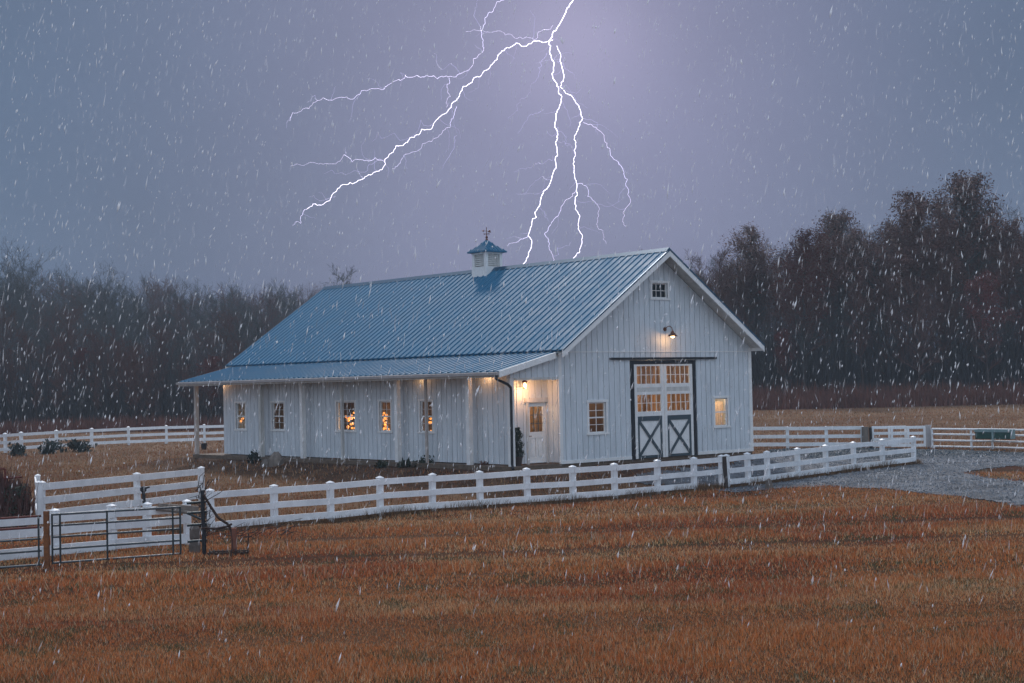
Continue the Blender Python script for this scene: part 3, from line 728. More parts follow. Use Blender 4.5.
# ------------------------------------------------------------------ fences
def fence(name, label, pts, post_h=1.27, pw=.17, rails=((1.11,.185),(.665,.185),(.24,.20)), mat='fence', rail_t=.05, cap=True, cat='fence', group=None, side=-1, post_mats=None, skip=()):
    """posts at pts (x,y), level boards between them nailed on the side towards the camera"""
    o = Vector((pts[0][0], pts[0][1], Tz(*pts[0][:2])))
    root = thing(name, label, cat, o, 0, group)
    P = [Vector((x, y, Tz(x, y)))-o for x, y in pts]
    for i, p in enumerate(P):
        mb = MB(); h = pw/2
        d = (P[min(i+1,len(P)-1)]-P[max(i-1,0)]).normalized(); a = math.atan2(d.y, d.x)
        lean = (rnd.uniform(-.022,.022), rnd.uniform(-.022,.022))
        def q(x, y, z): return (p.x+x*math.cos(a)-y*math.sin(a)+lean[0]*z, p.y+x*math.sin(a)+y*math.cos(a)+lean[1]*z, p.z+z)
        lv = [(h,-.25),(h,post_h-.05)]+([(h*1.18,post_h-.049),(h*1.18,post_h-.03),(.01,post_h+.02)] if cap else [(h,post_h)])
        vs = []; fs = []
        for r, z in lv: vs += [q(-r,-r,z),q(r,-r,z),q(r,r,z),q(-r,r,z)]
        for j in range(len(lv)-1):
            for k in range(4): fs.append((4*j+k,4*j+(k+1)%4,4*j+4+(k+1)%4,4*j+4+k))
        fs += [(3,2,1,0), tuple(range(len(vs)-4,len(vs)))]
        mb.add(vs, fs); mb.build('post', M[(post_mats or {}).get(i, mat)], root)
    for i, (a, b) in enumerate(zip(P, P[1:])):
        d = (b-a).normalized(); s = Vector((d.y,-d.x,0)).normalized()*(pw/2+rail_t/2-.02)
        if s.y > 0: s = -s
        for k, (z, h) in enumerate(rails):
            if (i, k) in skip: continue
            j0, j1 = rnd.uniform(-.012,.012), rnd.uniform(-.012,.012)
            mb = MB(); mb.bar(a+s+Vector((0,0,z+j0))+d*.004, b+s+Vector((0,0,z+j1))-d*.004, rail_t, h); mb.build('rail', M[mat], root)
    return root
front_pts = [(float(x), float(np.polyval(_fc, x))) for x in [ (lambda px, k: k)(0, v) for v in _fp[:,0]]]
_k = Vector(front_pts[11]); _j = Vector(front_pts[10]); _e = _k+(_j-_k).normalized()*.34
fence('board_fence', 'long white three-board fence from the rusty gate corner to the dark post', front_pts[:11]+[(_e.x, _e.y)], skip=((10,2),))
fence('board_fence', 'white three-board fence from the dark post to the gravel drive, right of the long fence', front_pts[11:])
dk = thing('fence_post', 'dark weathered post standing in the break between the two front white fences', 'post', Vector((_e.x+.16, _e.y-.12, Tz(_e.x, _e.y))))
mb = MB(); mb.tube((0,0,-.1),(-.05,0,1.22),.085,.07,8); mb.build('shaft', M['barkbrown'], dk)
# left yard fences
U0, U1 = at(40, 49.5), at(200, 57.0)
Um = at(136, 53.6)
fence('board_fence', 'white three-board fence panel behind the tube gate, ending at the dark brush heap', [(U0.x,U0.y),(Um.x,Um.y),(U1.x,U1.y)], rails=((1.09,.225),(.66,.225),(.22,.23)))
Ub = at(24, 52.5); fence('board_fence', 'short white fence return half hidden beside the dark brush heap', [(U0.x-.12,U0.y+.2),(Ub.x,Ub.y+1.4)])
V_ = [G(188,544.5), G(147,548), G(113,551), G(56,557), G(-12,564)]
fence('board_fence', 'low white fence of close-set wide boards right behind the tube gate', [(p.x,p.y) for p in V_], rails=((.98,.22),(.68,.22),(.18,.26)), post_h=1.2)
far_l = [at(x, d) for x, d in ((-50,93),(-25,95),(5,97.5),(21,99),(56,101),(91,103),(128,104.5),(166,105.5),(204,106),(242,106.5),(280,107))]
fence('board_fence', 'distant white fence crossing the left pasture in front of the grey woods', [(p.x,p.y) for p in far_l])
far_r = [at(x, d) for x, d in ((710,84),(748,83),(786.4,82.5),(825.7,82),(861,81.5))]
fence('board_fence', 'white three-board fence from the right barn corner to a weathered gatepost', [(p.x,p.y) for p in far_r], post_h=1.2)
gp0 = at(864, 81.2)
t = thing('gate_post', 'stout weathered timber gatepost between white fence and closed white gate', 'gatepost', gp0)
mb = MB(); mb.tube((0,0,-.1),(.02,0,1.18),.20,.18,9); mb.build('shaft', M['weathered'], t)
mb = MB(); mb.tube((.30,-.05,-.1),(.28,-.05,1.14),.09,.08,7); mb.build('side_stake', M['black'], t)
# white gate of two overlapping leaves
def wgate(px0, px1, d, label, n=4, h=1.15):
    a = at(px0, d); b = at(px1, d-.2); t = thing('field_gate', label, 'gate', a)
    L_ = b-a; dirv = L_.normalized()
    for k in range(n):
        z = .16+(h-.2)*k/(n-1)
        mb = MB(); mb.bar(Vector((0,0,z)), Vector((L_.x,L_.y,z)), .04, .15 if n < 5 else .08); mb.build('rail', M['fence'], t)
    for f_ in (.02, .5, .98):
        p = L_*f_; mb = MB(); mb.box(p.x-.06,p.x+.06,p.y-.06,p.y-.021,.08,h); mb.build('upright', M['fence'], t)
    return t
wgate(871, 905, 81.4, 'closed white board gate leaf beside the weathered gatepost')
wgate(890, 924, 80.8, 'white board gate leaf overlapping the first, beside a grey end post')
ep = at(927, 80.8); t = thing('gate_post', 'grey square post ending the white gates at the gravel yard', 'gatepost', ep)
mb = MB(); mb.box(-.14,.14,-.12,.12,-.1,1.22); mb.build('shaft', M['gutter'], t)
# pipe fence at the right edge
pf = [at(x, d) for x, d in ((931,80.5),(970,79.0),(991,78.2),(1030,76.5),(1075,75),(1120,73.5))]
o0 = pf[0]; t = thing('pipe_fence', 'white four-pipe rail fence along the gravel yard at the right edge', 'fence', o0)
for k, p in enumerate(pf):
    q = p-o0; mb = MB(); mb.tube((q.x,q.y,-.1+q.z),(q.x,q.y,q.z+1.04),.06,.06,8); mb.build('post', M['fence'], t)
for a, b in zip(pf, pf[1:]):
    for z in (.10,.42,.74,1.02):
        a_ = a-o0; b_ = b-o0; mb = MB(); mb.tube(a_+Vector((0,-.07,z)), b_+Vector((0,-.07,z)), .05, .05, 8); mb.build('rail', M['fence'], t)
tr0 = at(971.5, 78.5); tr1 = at(1007, 77.1); L_ = tr1-tr0
t = thing('feed_trough', 'dark green feed trough with pale rim hung on the white pipe fence', 'trough', tr0+Vector((0,-.45,.55)), math.atan2(L_.y, L_.x))
LL = L_.length
mb = MB(); mb.prism([(.0,.03),(.06,.0),(.24,.0),(.30,.03),(.30,.42),(.27,.42),(.26,.06),(.04,.06),(.03,.42),(0,.42)], 0.03, LL-.03, 'x'); mb.box(0,.029,0.0,.30,.0,.42); mb.box(LL-.029,LL,.0,.30,.0,.42); mb.build('tub', M['green'], t)
mb = MB(); mb.box(-.02,LL+.02,-.05,-.001,.36,.50); mb.box(-.02,LL+.02,.301,.34,.36,.50); mb.box(LL+.001,LL+.06,-.05,.34,.02,.50); mb.box(LL/2-.05,LL/2+.05,-.055,-.0015,-.02,.359); mb.build('rim', M['palegreen'], t)

# tube gate at the left, its posts and the iron bits beside it
def tube_gate(a, b, label, n=5, h=1.22, mats=('galv','galv','galv','galv','galv'), ups=(0,.06,.42,.94,1)):
    t = thing('tube_gate', label, 'gate', a); L_ = b-a
    for k in range(n):
        z = .07+(h-.07)*((k/(n-1))**.9); mb = MB(); mb.tube(Vector((0,0,z)), L_+Vector((0,0,z)), .027, .027, 8); mb.build('rail', M[mats[k]], t)
    for f_ in ups:
        p = L_*f_; mb = MB(); mb.tube(p+Vector((0,-.03,.05)), p+Vector((0,-.03,h+.02)), .024, .024, 8); mb.build('upright', M['darktube'], t)
    return t
ga, gb = G(53,566), G(181,556.5)
tube_gate(ga, gb, 'grey five-tube farm gate standing in front of the wide-board fence')
gc_, gd = G(-45,574), G(42,567.5)
tube_gate(gc_, gd, 'rusty red-topped tube gate cut off by the left edge of the photo', mats=('galv','galv','galv','redrust','redrust'), ups=(0,.5,.97))
p = G(47,568); t = thing('gate_post', 'rust-orange timber post between the two tube gates', 'gatepost', p)
mb = MB(); mb.box(-.06,.06,-.05,.05,-.1,1.34); mb.build('shaft', M['rust'], t)
p = G(151,545.5)+Vector((0,-.35,0)); t = thing('yard_hydrant', 'thin dark standpipe leaning behind the tube gate, a small head on top', 'standpipe', p)
mb = MB(); mb.tube((0,0,-.1),(-.10,0,1.48),.055,.045,8); mb.build('pipe', M['black'], t)
mb = MB(); mb.lathe(-.10,0,[(.05,1.47),(.085,1.50),(.085,1.58),(.04,1.62)],8); mb.tube((-.10,0,1.55),(.08,-.05,1.60),.03,.025,6); mb.build('head', M['black'], t)
p = G(204.5,555.5); t = thing('gate_post', 'dark iron post at the closed end of the tube gate', 'gatepost', p)
mb = MB(); mb.tube((0,0,-.1),(-.03,0,1.62),.055,.05,8); mb.build('shaft', M['black'], t)
mb = MB(); 
for z in (.35,.75,1.05,1.3): mb.tube((-.42,.02,z),(.06,.02,z+.03),.035,.03,7)
mb.build('hinge_bars', M['darktube'], t)
p = G(195,553); t = thing('milk_can_stack', 'pale concrete footing lump between the gate end and the iron post', 'footing', p)
mb = MB(); mb.lathe(0,0,[(.14,-.05),(.15,.2),(.11,.32),(.13,.40),(.13,.62),(.08,.70)],9); mb.build('block', M['stone'], t)
t.name = 'concrete_footing'
p = G(190,546); t = thing('broken_board', 'weathered grey board wedged across the white post by the gate end', 'board', p+Vector((-.45,-.35,1.05)))
mb = MB(); mb.bar((-.3,0,.06),(.75,.05,-.05),.10,.16); mb.tube((-.35,0,.0),(.55,-.1,-.12),.07,.05,7); mb.build('plank', M['weathered'], t)
mb = MB(); mb.tube((.3,-.05,-.05),(.85,-.1,-.3),.04,.03,6); mb.build('stub', M['darktube'], t)
# rusty harrow
p = G(208,556); t = thing('hay_rake', 'rusty iron farm rake with curved arms standing beside the gate end', 'farm implement', p, .05)
mb = MB(); mb.bar((0,0,.05),(.95,.0,.05),.05,.06); mb.bar((.05,.35,.06),(.95,.35,.06),.05,.06); mb.bar((0,0,.055),(.05,.35,.06),.05,.05); mb.bar((.95,0,.055),(.95,.35,.06),.05,.05); mb.tube((.97,.0,.03),(1.0,.0,.52),.02,.02,6)
mb.build('frame', M['iron'], t)
for k in range(9):
    x = .06+k*.105; mb = MB(); mb.path([(x,-.04,.09),(x,-.12,.16),(x+.01,-.2,.12),(x+.02,-.24,-.02)], .017, 5); mb.build('tine', M['iron'], t)
mb = MB(); mb.box(.55,.69,.12,.19,.09,.66); mb.build('plate', M['copper'], t)
mb = MB(); mb.path([(-.1,.1,1.50),(.08,.12,1.18),(.25,.12,.92),(.48,.14,.76),(.56,.15,.62),(.60,.15,.1)], .036, 6); mb.build('arm', M['iron'], t)
mb = MB(); mb.path([(-.15,.1,.68),(.2,.1,.66),(.45,.12,.70),(.58,.14,.76)], .030, 6); mb.build('arm', M['iron'], t)
vn = thing('bare_vine', 'tangle of bare dark twigs climbing the iron post and creeping along the fence foot', 'vine', G(222,540))
mb = MB()
for k in range(26):
    a = Vector((rnd.uniform(-.3,1.9), rnd.uniform(-.1,.2), rnd.uniform(0,.35)))
    d = Vector((rnd.uniform(.3,.9), rnd.uniform(-.1,.1), rnd.uniform(-.12,.28)))
    q = [a, a+d*.4+Vector((0,0,rnd.uniform(0,.1))), a+d]; mb.tube(q[0],q[1],.010,.008,4); mb.tube(q[1],q[2],.008,.004,4)
for k in range(44):
    a = Vector((-.55+rnd.gauss(0,.10), rnd.gauss(-.05,.08), rnd.uniform(0,1.5))); d = Vector((rnd.gauss(0,.16), rnd.gauss(0,.08), rnd.uniform(.1,.4))); b_ = a+d; c_ = b_+Vector((rnd.gauss(0,.16), rnd.gauss(0,.06), rnd.uniform(-.1,.2)))
    mb.tube(a, b_, .013, .009, 4); mb.tube(b_, c_, .009, .004, 4)
mb.build('stems', M['barkbrown'], vn)
# brush heap at the left edge
p = at(4, 47.0); bh = thing('brush_heap', 'tall heap of dark red-brown brush and stems at the left edge', 'brush heap', p)
mb = MB()
for k in range(900):
    a = rnd.uniform(0, 6.28); rr = rnd.uniform(0,1)**.6
    b0 = Vector((rr*.85*math.cos(a)-.12, rr*.8*math.sin(a), 0)); h = (2.2-.8*rr)*rnd.uniform(.5,1.0)
    tip = b0+Vector((rnd.uniform(-.5,.35), rnd.uniform(-.3,.3), h)); mid = (b0+tip)/2+Vector((rnd.uniform(-.15,.15), rnd.uniform(-.15,.15), 0))
    mb.tube(b0, mid, .016, .013, 3, False); mb.tube(mid, tip, .013, .005, 3, False)
mb.build('stems', M['twigred'], bh, fix=False)
mb = MB()
for k in range(700):
    a = rnd.uniform(0, 6.28); rr = rnd.uniform(.2,1)**.6; z = rnd.uniform(.05,1.3)
    c = Vector((.36+rr*.34*math.cos(a), rr*.7*math.sin(a), z)); s = rnd.uniform(.03,.07)
    e1 = Vector((rnd.gauss(0,1),rnd.gauss(0,1),rnd.gauss(0,1))).normalized(); e2 = e1.orthogonal().normalized()
    mb.add([c+e1*s, c+e2*s*.6, c-e1*s, c-e2*s*.6], [(0,1,2,3)])
mb.build('dark_leaves', M['leafgreen'], bh, fix=False)
mb = MB(); mb.tube((-1.3,-.2,1.80),(.10,-.3,1.82),.03,.03,6); mb.tube((.10,-.3,1.82),(.13,-.3,1.3),.03,.03,6); mb.tube((.05,-.3,1.52),(.62,-.3,1.55),.035,.03,6); mb.build('iron_bar', M['redrust'], bh)

# ------------------------------------------------------------------ small plants and stones by the barn
def shrub(name, label, loc, w, h, n, mat, cat='shrub', group=None, ls=.05, stems=True, shape='round'):
    t = thing(name, label, cat, loc, 0, group)
    mb = MB(); mb2 = MB()
    lumps = [(rnd.uniform(-.36,.36)*w, rnd.uniform(-.36,.36)*w*.7, rnd.uniform(.15,.72)*h, rnd.uniform(.10,.22)*min(w,h*1.6)) for _ in range(9)]
    for k in range(n):
        lx, ly, lz, lr = rnd.choice(lumps); c = Vector((lx+rnd.gauss(0,lr), ly+rnd.gauss(0,lr), min(max(.03, lz+rnd.gauss(0,lr)), h*1.12))); s = ls*rnd.uniform(.6,1.5)
        e1 = Vector((rnd.gauss(0,1),rnd.gauss(0,1),rnd.gauss(.5,1))).normalized(); e2 = e1.orthogonal().normalized()
        mb.add([c+e1*s*1.5, c+e2*s*.6, c-e1*s, c-e2*s*.6], [(0,1,2,3)])
    mb.build('foliage', M[mat], t, fix=False)
    for k in range(max(5, n//60)):
        a = rnd.uniform(0,6.28); mb2.tube((0,0,-.05),(w*.4*math.cos(a), w*.4*math.sin(a), h*rnd.uniform(.5,.95)), .02, .006, 4, False)
    mb2.build('stem', M['barkbrown'], t, fix=False)
    return t
lb = to_world(-1.98, .38, -.03)
pp = thing('potted_plant', 'slim evergreen in a dark pot on the porch beside the entry door', 'potted plant', to_world(-1.99,.26,-.035))
mb = MB(); mb.lathe(0,0,[(.14,0),(.19,.30),(.205,.31),(.205,.36),(.17,.36),(.16,.30)],14); mb.build('pot', M['terracotta'], pp)
mb = MB()
for k in range(1500):
    z = rnd.random(); a = rnd.uniform(0,6.28); r = (.17*(1-z)**.4+.06)*rnd.uniform(.2,1)**.5*(1+.35*math.sin(z*19+a*2))
    c = Vector((r*math.cos(a), r*math.sin(a), .36+1.12*z)); s = rnd.uniform(.028,.055)
    e1 = Vector((math.cos(a)*.6+rnd.gauss(0,.3), math.sin(a)*.6+rnd.gauss(0,.3), .8)).normalized(); e2 = e1.orthogonal().normalized()
    mb.add([c+e1*s*1.4, c+e2*s*.35, c-e1*s, c-e2*s*.35], [(0,1,2,3)])
mb.build('foliage', M['leafgreen'], pp, fix=False)
mb = MB(); mb.tube((0,0,.3),(0,0,1.4),.025,.01,6); mb.build('stem', M['barkbrown'], pp)
shrub('shrub', 'small dark clipped shrub beyond the far porch post', G(255,463.5), .5, .55, 320, 'needle')
shrub('shrub', 'low dark plant at the barn wall foot between the two lit side windows', G(382,467.5), .45, .26, 150, 'leafgreen')
shrub('shrub', 'low ragged plant at the wall foot under the window between two posts', G(405,467.5), .6, .32, 200, 'leafgreen')
shrub('shrub', 'bushier dark plant at the wall foot beside the thin porch post', G(426,467), .7, .42, 260, 'leafgreen')
shrub('shrub', 'wide flat brown plant at the wall foot near the porch corner', G(481,469), 1.2, .26, 260, 'leafrust')
shrub('hedge_shrub', 'dark green shrub at the far left fence, leftmost of three', at(17,92.5), .9, .7, 300, 'needle', ls=.09)
shrub('hedge_shrub', 'dark green shrub at the far left fence, middle one of three', at(48,94.5), 1.1, .75, 360, 'needle', ls=.09)
shrub('hedge_shrub', 'widest dark green shrub along the far left fence', at(76,96.5), 2.1, .65, 560, 'needle', ls=.09)
def rock(name, label, loc, w, d, h, seed, mat='stone'):
    mb = MB(); n = 10; vs = []; rr = random.Random(seed)
    prof = [(.9,-.15),(1.0,.12),(.92,.45),(.68,.8),(.3,.98)]
    for r, z in prof:
        for k in range(n):
            a = 6.283*k/n; j = rr.uniform(.82,1.12); vs.append((w/2*r*j*math.cos(a), d/2*r*j*math.sin(a), h*z*rr.uniform(.93,1.05)))
    fs = [(j*n+k, j*n+(k+1)%n, (j+1)*n+(k+1)%n, (j+1)*n+k) for j in range(4) for k in range(n)]+[tuple(range(4*n,5*n))]
    mb.add(vs, fs); o = mb.build(name, M[mat], None); o.location = loc; return o
tag(rock('tree_stump', '', G(276,465.5), .7, .6, .62, 3, 'weathered'), 'dark weathered stump in front of the side wall below the second window', 'stump')
tag(rock('boulder', '', G(267,466.5), .6, .5, .36, 5), 'low dark stone lying beside the weathered stump', 'stone')
tag(rock('boulder', '', G(769,489.5), .34, .3, .4, 9), 'small dark stone at the fence foot by the gravel drive', 'stone')
p = G(204,449.5); t = thing('bucket', 'small black bucket on the grass behind the far porch post', 'bucket', p)
mb = MB(); mb.lathe(0,0,[(.15,0),(.2,.36),(.215,.36),(.215,.39),(.185,.39),(.17,.1)],12); mb.build('pail', M['black'], t)
mb = MB(); mb.path([(.2*math.cos(a),0,.38+.15*math.sin(a)) for a in np.linspace(0,math.pi,9)], .01, 5); mb.build('handle', M['galv'], t)

# ------------------------------------------------------------------ trees
def tree_meshes(seed, H, style):
    """trunk mesh and crown mesh of a forest tree H metres tall: limbs, twigs and (some kinds) withered leaves"""
    r = random.Random(seed); tk = MB(); cr = MB()
    lean = Vector((r.uniform(-.05,.05), r.uniform(-.05,.05), 1))
    N = 9; pts = [Vector((0,0,-.3))]
    for i in range(1, N+1):
        z = H*.93*i/N; pts.append(Vector((lean.x*z+r.uniform(-.14,.14)*i*.25, lean.y*z+r.uniform(-.14,.14)*i*.25, z)))
    R0 = H*.0105*r.uniform(.8,1.2)
    rad = [R0*(1-.90*(i/N)**.9)+.02 for i in range(N+1)]
    for i in range(N): tk.tube(pts[i], pts[i+1], rad[i], rad[i+1], 6, False)
    leaves = []
    def grow(p, d, L_, rr, depth):
        n = 3 if depth < 2 else 2; q = p; dd = d.copy()
        for i in range(n):
            dd = (dd+Vector((r.gauss(0,.16), r.gauss(0,.16), r.gauss(.07,.12)))).normalized()
            e = q+dd*(L_/n); r1 = rr*(1-.55*(i+1)/n)
            cr.tube(q, e, max(rr*(1-.55*i/n), .014), max(r1, .009), 4 if depth < 1 else 3, False)
            if depth < 3:
                m_ = 2 if depth < 2 else 2
                for k in range(m_):
                    if r.random() < .88:
                        ax = Vector((r.gauss(0,1), r.gauss(0,1), r.gauss(.25,.6))).normalized()
                        nd = (dd*.75+ax*.72).normalized()
                        grow(q.lerp(e, r.uniform(.3,1)), nd, L_*r.uniform(.42,.62), max(rr*.5, .014), depth+1)
            q = e
        leaves.append((q, dd)); 
        if depth >= 2: leaves.append((p.lerp(q, .5), dd))
    nb = {'bare': 26, 'thin': 20, 'leafy': 22, 'red': 22}[style]
    for k in range(nb):
        lo_ = {'bare':.22,'thin':.38,'leafy':.30,'red':.25}[style]; f_ = lo_+(.985-lo_)*(k+r.random())/nb
        i = min(int(f_*N), N-1); t_ = f_*N-i; p = pts[i].lerp(pts[i+1], t_)
        a = k*2.4+r.uniform(-.5,.5); up = .55+.7*f_
        d = Vector((math.cos(a), math.sin(a), up)).normalized()
        wid = H*{'bare':.19,'leafy':.085,'thin':.12,'red':.14}[style]
        L_ = wid*(.40+.9*math.sin(math.pi*min(1,(f_-.12)/.95))**.8)*r.uniform(.75,1.15)
        L_ = min(L_, (H-p.z)/max(d.z,.2)*1.05+.6)
        grow(p, d, L_, max(rad[i]*.42, .03), 0)
    if style in ('leafy','red'):
        nc = 11 if style == 'leafy' else 8
        for k in range(nc):
            f_ = (.60 if style == 'leafy' else .45)+(.93-(.60 if style == 'leafy' else .45))*(k+.5)/nc
            i = min(int(f_*N/1.0*.98), N-1); p = pts[i]; a = k*2.4+r.uniform(-.6,.6)
            rad_ = H*.125*math.sin(math.pi*min(.97,(f_-.42)/.60))**.5*r.uniform(.5,1.15)
            if k == nc-1: rad_ *= .4
            c0 = Vector((pts[i].x+rad_*math.cos(a), pts[i].y+rad_*math.sin(a), H*f_)); rc = H*r.uniform(.05,.082)
            cr.cur = 0; cr.tube(Vector((p.x,p.y,H*(f_-.10))), c0, .07, .03, 4, False)
            for q_ in range(16):
                d_ = Vector((r.gauss(0,1), r.gauss(0,1), r.gauss(.35,.8))).normalized(); cr.tube(c0-Vector((0,0,rc*.5)), c0+d_*rc*r.uniform(.6,1.15), .022, .010, 3, False)
            cr.cur = 1
            for q_ in range(420 if style == 'leafy' else 300):
                d_ = Vector((r.gauss(0,1), r.gauss(0,1), r.gauss(0,.85))).normalized()*rc*(r.random()**.42)*(1+.22*math.sin(5*a+q_*.7))
                c = c0+d_; s = r.uniform(.045,.115); e1 = Vector((r.gauss(0,1),r.gauss(0,1),r.gauss(0,1))).normalized(); e2 = e1.orthogonal().normalized()
                cr.add([c+e1*s*1.3, c+e2*s*.7, c-e1*s*1.3, c-e2*s*.7], [(0,1,2,3)])
        leaves = leaves[::4]
        cr.cur = 1
        for q, dd in leaves:
            m_ = 5 if style == 'leafy' else 7
            if q.z < H*.62: continue
            for k in range(m_):
                if r.random() < .35: continue
                c = q+Vector((r.gauss(0,.24), r.gauss(0,.24), r.gauss(0,.2))); s = r.uniform(.05,.13)
                e1 = Vector((r.gauss(0,1),r.gauss(0,1),r.gauss(0,1))).normalized(); e2 = e1.orthogonal().normalized()
                cr.add([c+e1*s*1.3, c+e2*s*.7, c-e1*s*1.3, c-e2*s*.7], [(0,1,2,3)])
    return tk, cr
KINDS = []
for i, (style, bark, twig, leaf) in enumerate([('bare','bark','twig','leafrust'),('thin','bark','twig','leafrust'),('bare','barkbrown','twigred','leafrust'),('thin','barkbrown','twigred','leafrust'),
                                               ('leafy','bark','twig','leafrust'),('leafy','barkbrown','twigred','leafrust'),('leafy','barkbrown','twig','leafrust'),('red','barkbrown','twigred','leafred')]):
    tk, cr = tree_meshes(100+i, 20.0, style)
    KINDS.append((style, tk, cr, bark, twig, leaf))
_proto = {}
def plant_tree(k, X_, Y_, h, label, group='trees of the woods behind the pasture', wide=1.0):
    style, tk, cr, bark, twig, leaf = KINDS[k]
    root = thing({'bare':'bare_tree','thin':'slender_tree','leafy':'autumn_tree','red':'red_leaved_tree'}[style], label, 'tree', (X_, Y_, Tz(X_, Y_)-.05), rnd.uniform(0,6.28), group)
    s = h/20.0; root.scale = (s*wide, s*wide, s)
    if k not in _proto:
        a = tk.build('trunk', M[bark], root, fix=False); b = cr.build('crown', [M[twig], M[leaf]], root, fix=False); _proto[k] = (a, b)
    else:
        for src in _proto[k]:
            o = src.copy(); C.objects.link(o); o.parent = root
    return root
PR = [(655,245),(672,241),(700,238),(722,231),(745,228),(770,235),(790,236),(800,233),(815,224),(830,212),(850,211),(870,219),(882,218),(895,205),(915,194),(935,199),(945,196),(958,176),(972,170),(988,176),(998,200),(1010,211),(1024,206),(1060,200),(1100,205)]
PL = [(-80,268),(0,272),(25,264),(50,269),(80,267),(105,267),(130,279),(160,275),(180,284),(200,285),(230,279),(260,275),(300,280),(345,272),(400,285),(660,300)]
def prof(P, x): return float(np.interp(x, [p[0] for p in P], [p[1] for p in P]))
def height_for(px, topy, Yd):
    d = ray(px, topy); k = Yd/d.y; x = d.x*k
    return CAMZ+d.z*k-Tz(x, Yd), x
LBL = {'bare':'bare grey tree', 'thin':'slender bare tree', 'leafy':'tree with withered brown leaves', 'red':'tree with dark red leaves'}
def wood(side, P, px0, px1, rows, kinds):
    for (Yd, gap, lo, hi) in rows:
        px = px0+rnd.uniform(0, gap)
        while px < px1:
            y = Yd+rnd.uniform(-4,4)
            h, x = height_for(px, prof(P, px), y)
            k = rnd.choice(kinds); f_ = rnd.uniform(lo, hi)
            style = KINDS[k][0]; tone = 'reddish ' if KINDS[k][4] == 'twigred' else 'grey '
            plant_tree(k, x, y, h*f_*.94, f"{LBL[style]} with {tone}twigs in the {side} woods" if style != 'red' else f"{LBL[style]} among the {side} woods", f'trees of the {side} woods', wide=rnd.uniform(.85,1.1))
            px += gap*rnd.uniform(.7,1.3)
wood('right', PR, 640, 1085, [(142,20,.45,.72)], [1,3,1,3,1,3,2,7])
wood('right', PR, 640, 1085, [(149,31,.74,1.02),(157,28,.78,1.03),(168,28,.80,1.02)], [4,5,6,4,5,1,3,7])
wood('right', PR, 640, 1085, [(205,22,.80,.98),(222,22,.80,.98)], [0,1,3,0])
wood('left', PL, -70, 350, [(136,20,.36,.60),(144,18,.44,.70)], [2,3,2,3,1,3,7])
wood('left', PL, -70, 350, [(160,20,.55,.80)], [0,1,2,3])
wood('left', PL, -70, 350, [(225,15,.80,.98),(245,15,.84,1.0),(266,15,.86,1.0)], [0,1,0,1,0,2])
for px, topy, Yd, k, lab in ((972,171,147,4,'tallest tree of the right woods, its brown crown standing above the rest'),
                             (915,194,146,5,'broad brown-crowned tree just left of the tallest tree'),
                             (842,211,148,6,'round-topped brown tree rising from the middle of the right woods'),
                             (800,236,141,7,'small dark red tree in front of the right woods'),
                             (745,228,149,5,'brown-leaved tree standing just right of the barn gable'),
                             (25,264,232,0,'tall bare grey tree above the left end of the pasture fence'),
                             (345,272,228,1,'single bare treetop showing above the left end of the barn ridge')):
    h, x = height_for(px, topy, Yd); plant_tree(k, x, Yd, h*1.03, lab, 'trees of the woods behind the pasture', wide=1.15)

# the wood's dim depth and its underbrush: uncountable stems and twigs
def brush(name, P, px0, px1, Y0, Y1, n, hmin, hmax, mat, frac=None, w=.05, kind='stuff', tilt=.12, seg=1.0, leafq=0, leafmat=None):
    g = np.random.default_rng(abs(hash(name)) % 1000 if False else len(name)*13+int(px0)+2000)
    px = g.uniform(px0, px1, n); yd = g.uniform(Y0, Y1, n)
    xs_ = (px-512)/F*yd; base = T(xs_, yd)
    if frac is not None:
        top = np.array([height_for(a, prof(P, a), b)[0] for a, b in zip(px[:400], yd[:400])])
        hh = np.interp(px, np.sort(px[:400]), top[np.argsort(px[:400])])*frac
        z0 = base+g.uniform(0, 1, n)**1.1*hh*.85; L_ = g.uniform(.8, 2.6, n)*seg
    else:
        z0 = base; L_ = g.uniform(hmin, hmax, n)*(.35+1.3*fbm(xs_*.12, yd*.2, 17))
    dx = g.normal(0, tilt, n)*L_; dy = g.normal(0, tilt, n)*L_
    ww = w*g.uniform(.5, 1.3, n); a = g.uniform(0, math.pi, n); ox = np.cos(a)*ww; oy = np.sin(a)*ww
    v = np.empty((n, 3, 3)); v[:,0] = np.stack([xs_-ox, yd-oy, z0], -1); v[:,1] = np.stack([xs_+ox, yd+oy, z0], -1); v[:,2] = np.stack([xs_+dx, yd+dy, z0+L_], -1)
    return tri_mesh(name, v, None, mat, kind)
def tri_mesh(name, v, col, mat, kind='stuff'):
    n = len(v); me = bpy.data.meshes.new(name); me.vertices.add(n*3); me.vertices.foreach_set('co', v.reshape(-1).astype(np.float32))
    me.loops.add(n*3); me.loops.foreach_set('vertex_index', np.arange(n*3, dtype=np.int32))
    me.polygons.add(n); me.polygons.foreach_set('loop_start', np.arange(0, n*3, 3, dtype=np.int32)); me.polygons.foreach_set('loop_total', np.full(n, 3, np.int32))
    if col is not None:
        at_ = me.color_attributes.new('col', 'FLOAT_COLOR', 'POINT'); c = np.repeat(np.c_[col, np.ones(n)], 3, 0); at_.data.foreach_set('color', c.ravel().astype(np.float32))
    me.update(); me.materials.append(mat); o = bpy.data.objects.new(name, me); C.objects.link(o)
    if kind: o['kind'] = kind
    return o
M['deep'] = pmat('distant_twigs', (.040,.040,.044), .95, var=.3, scale=.4)
M['scrub'] = pmat('red_brown_scrub', (.19,.075,.055), .95, var=.55, scale=.35)
brush('far_woods', PR, 630, 1120, 232, 262, 20000, 0, 0, M['deep'], frac=.80, w=.09, tilt=.25)
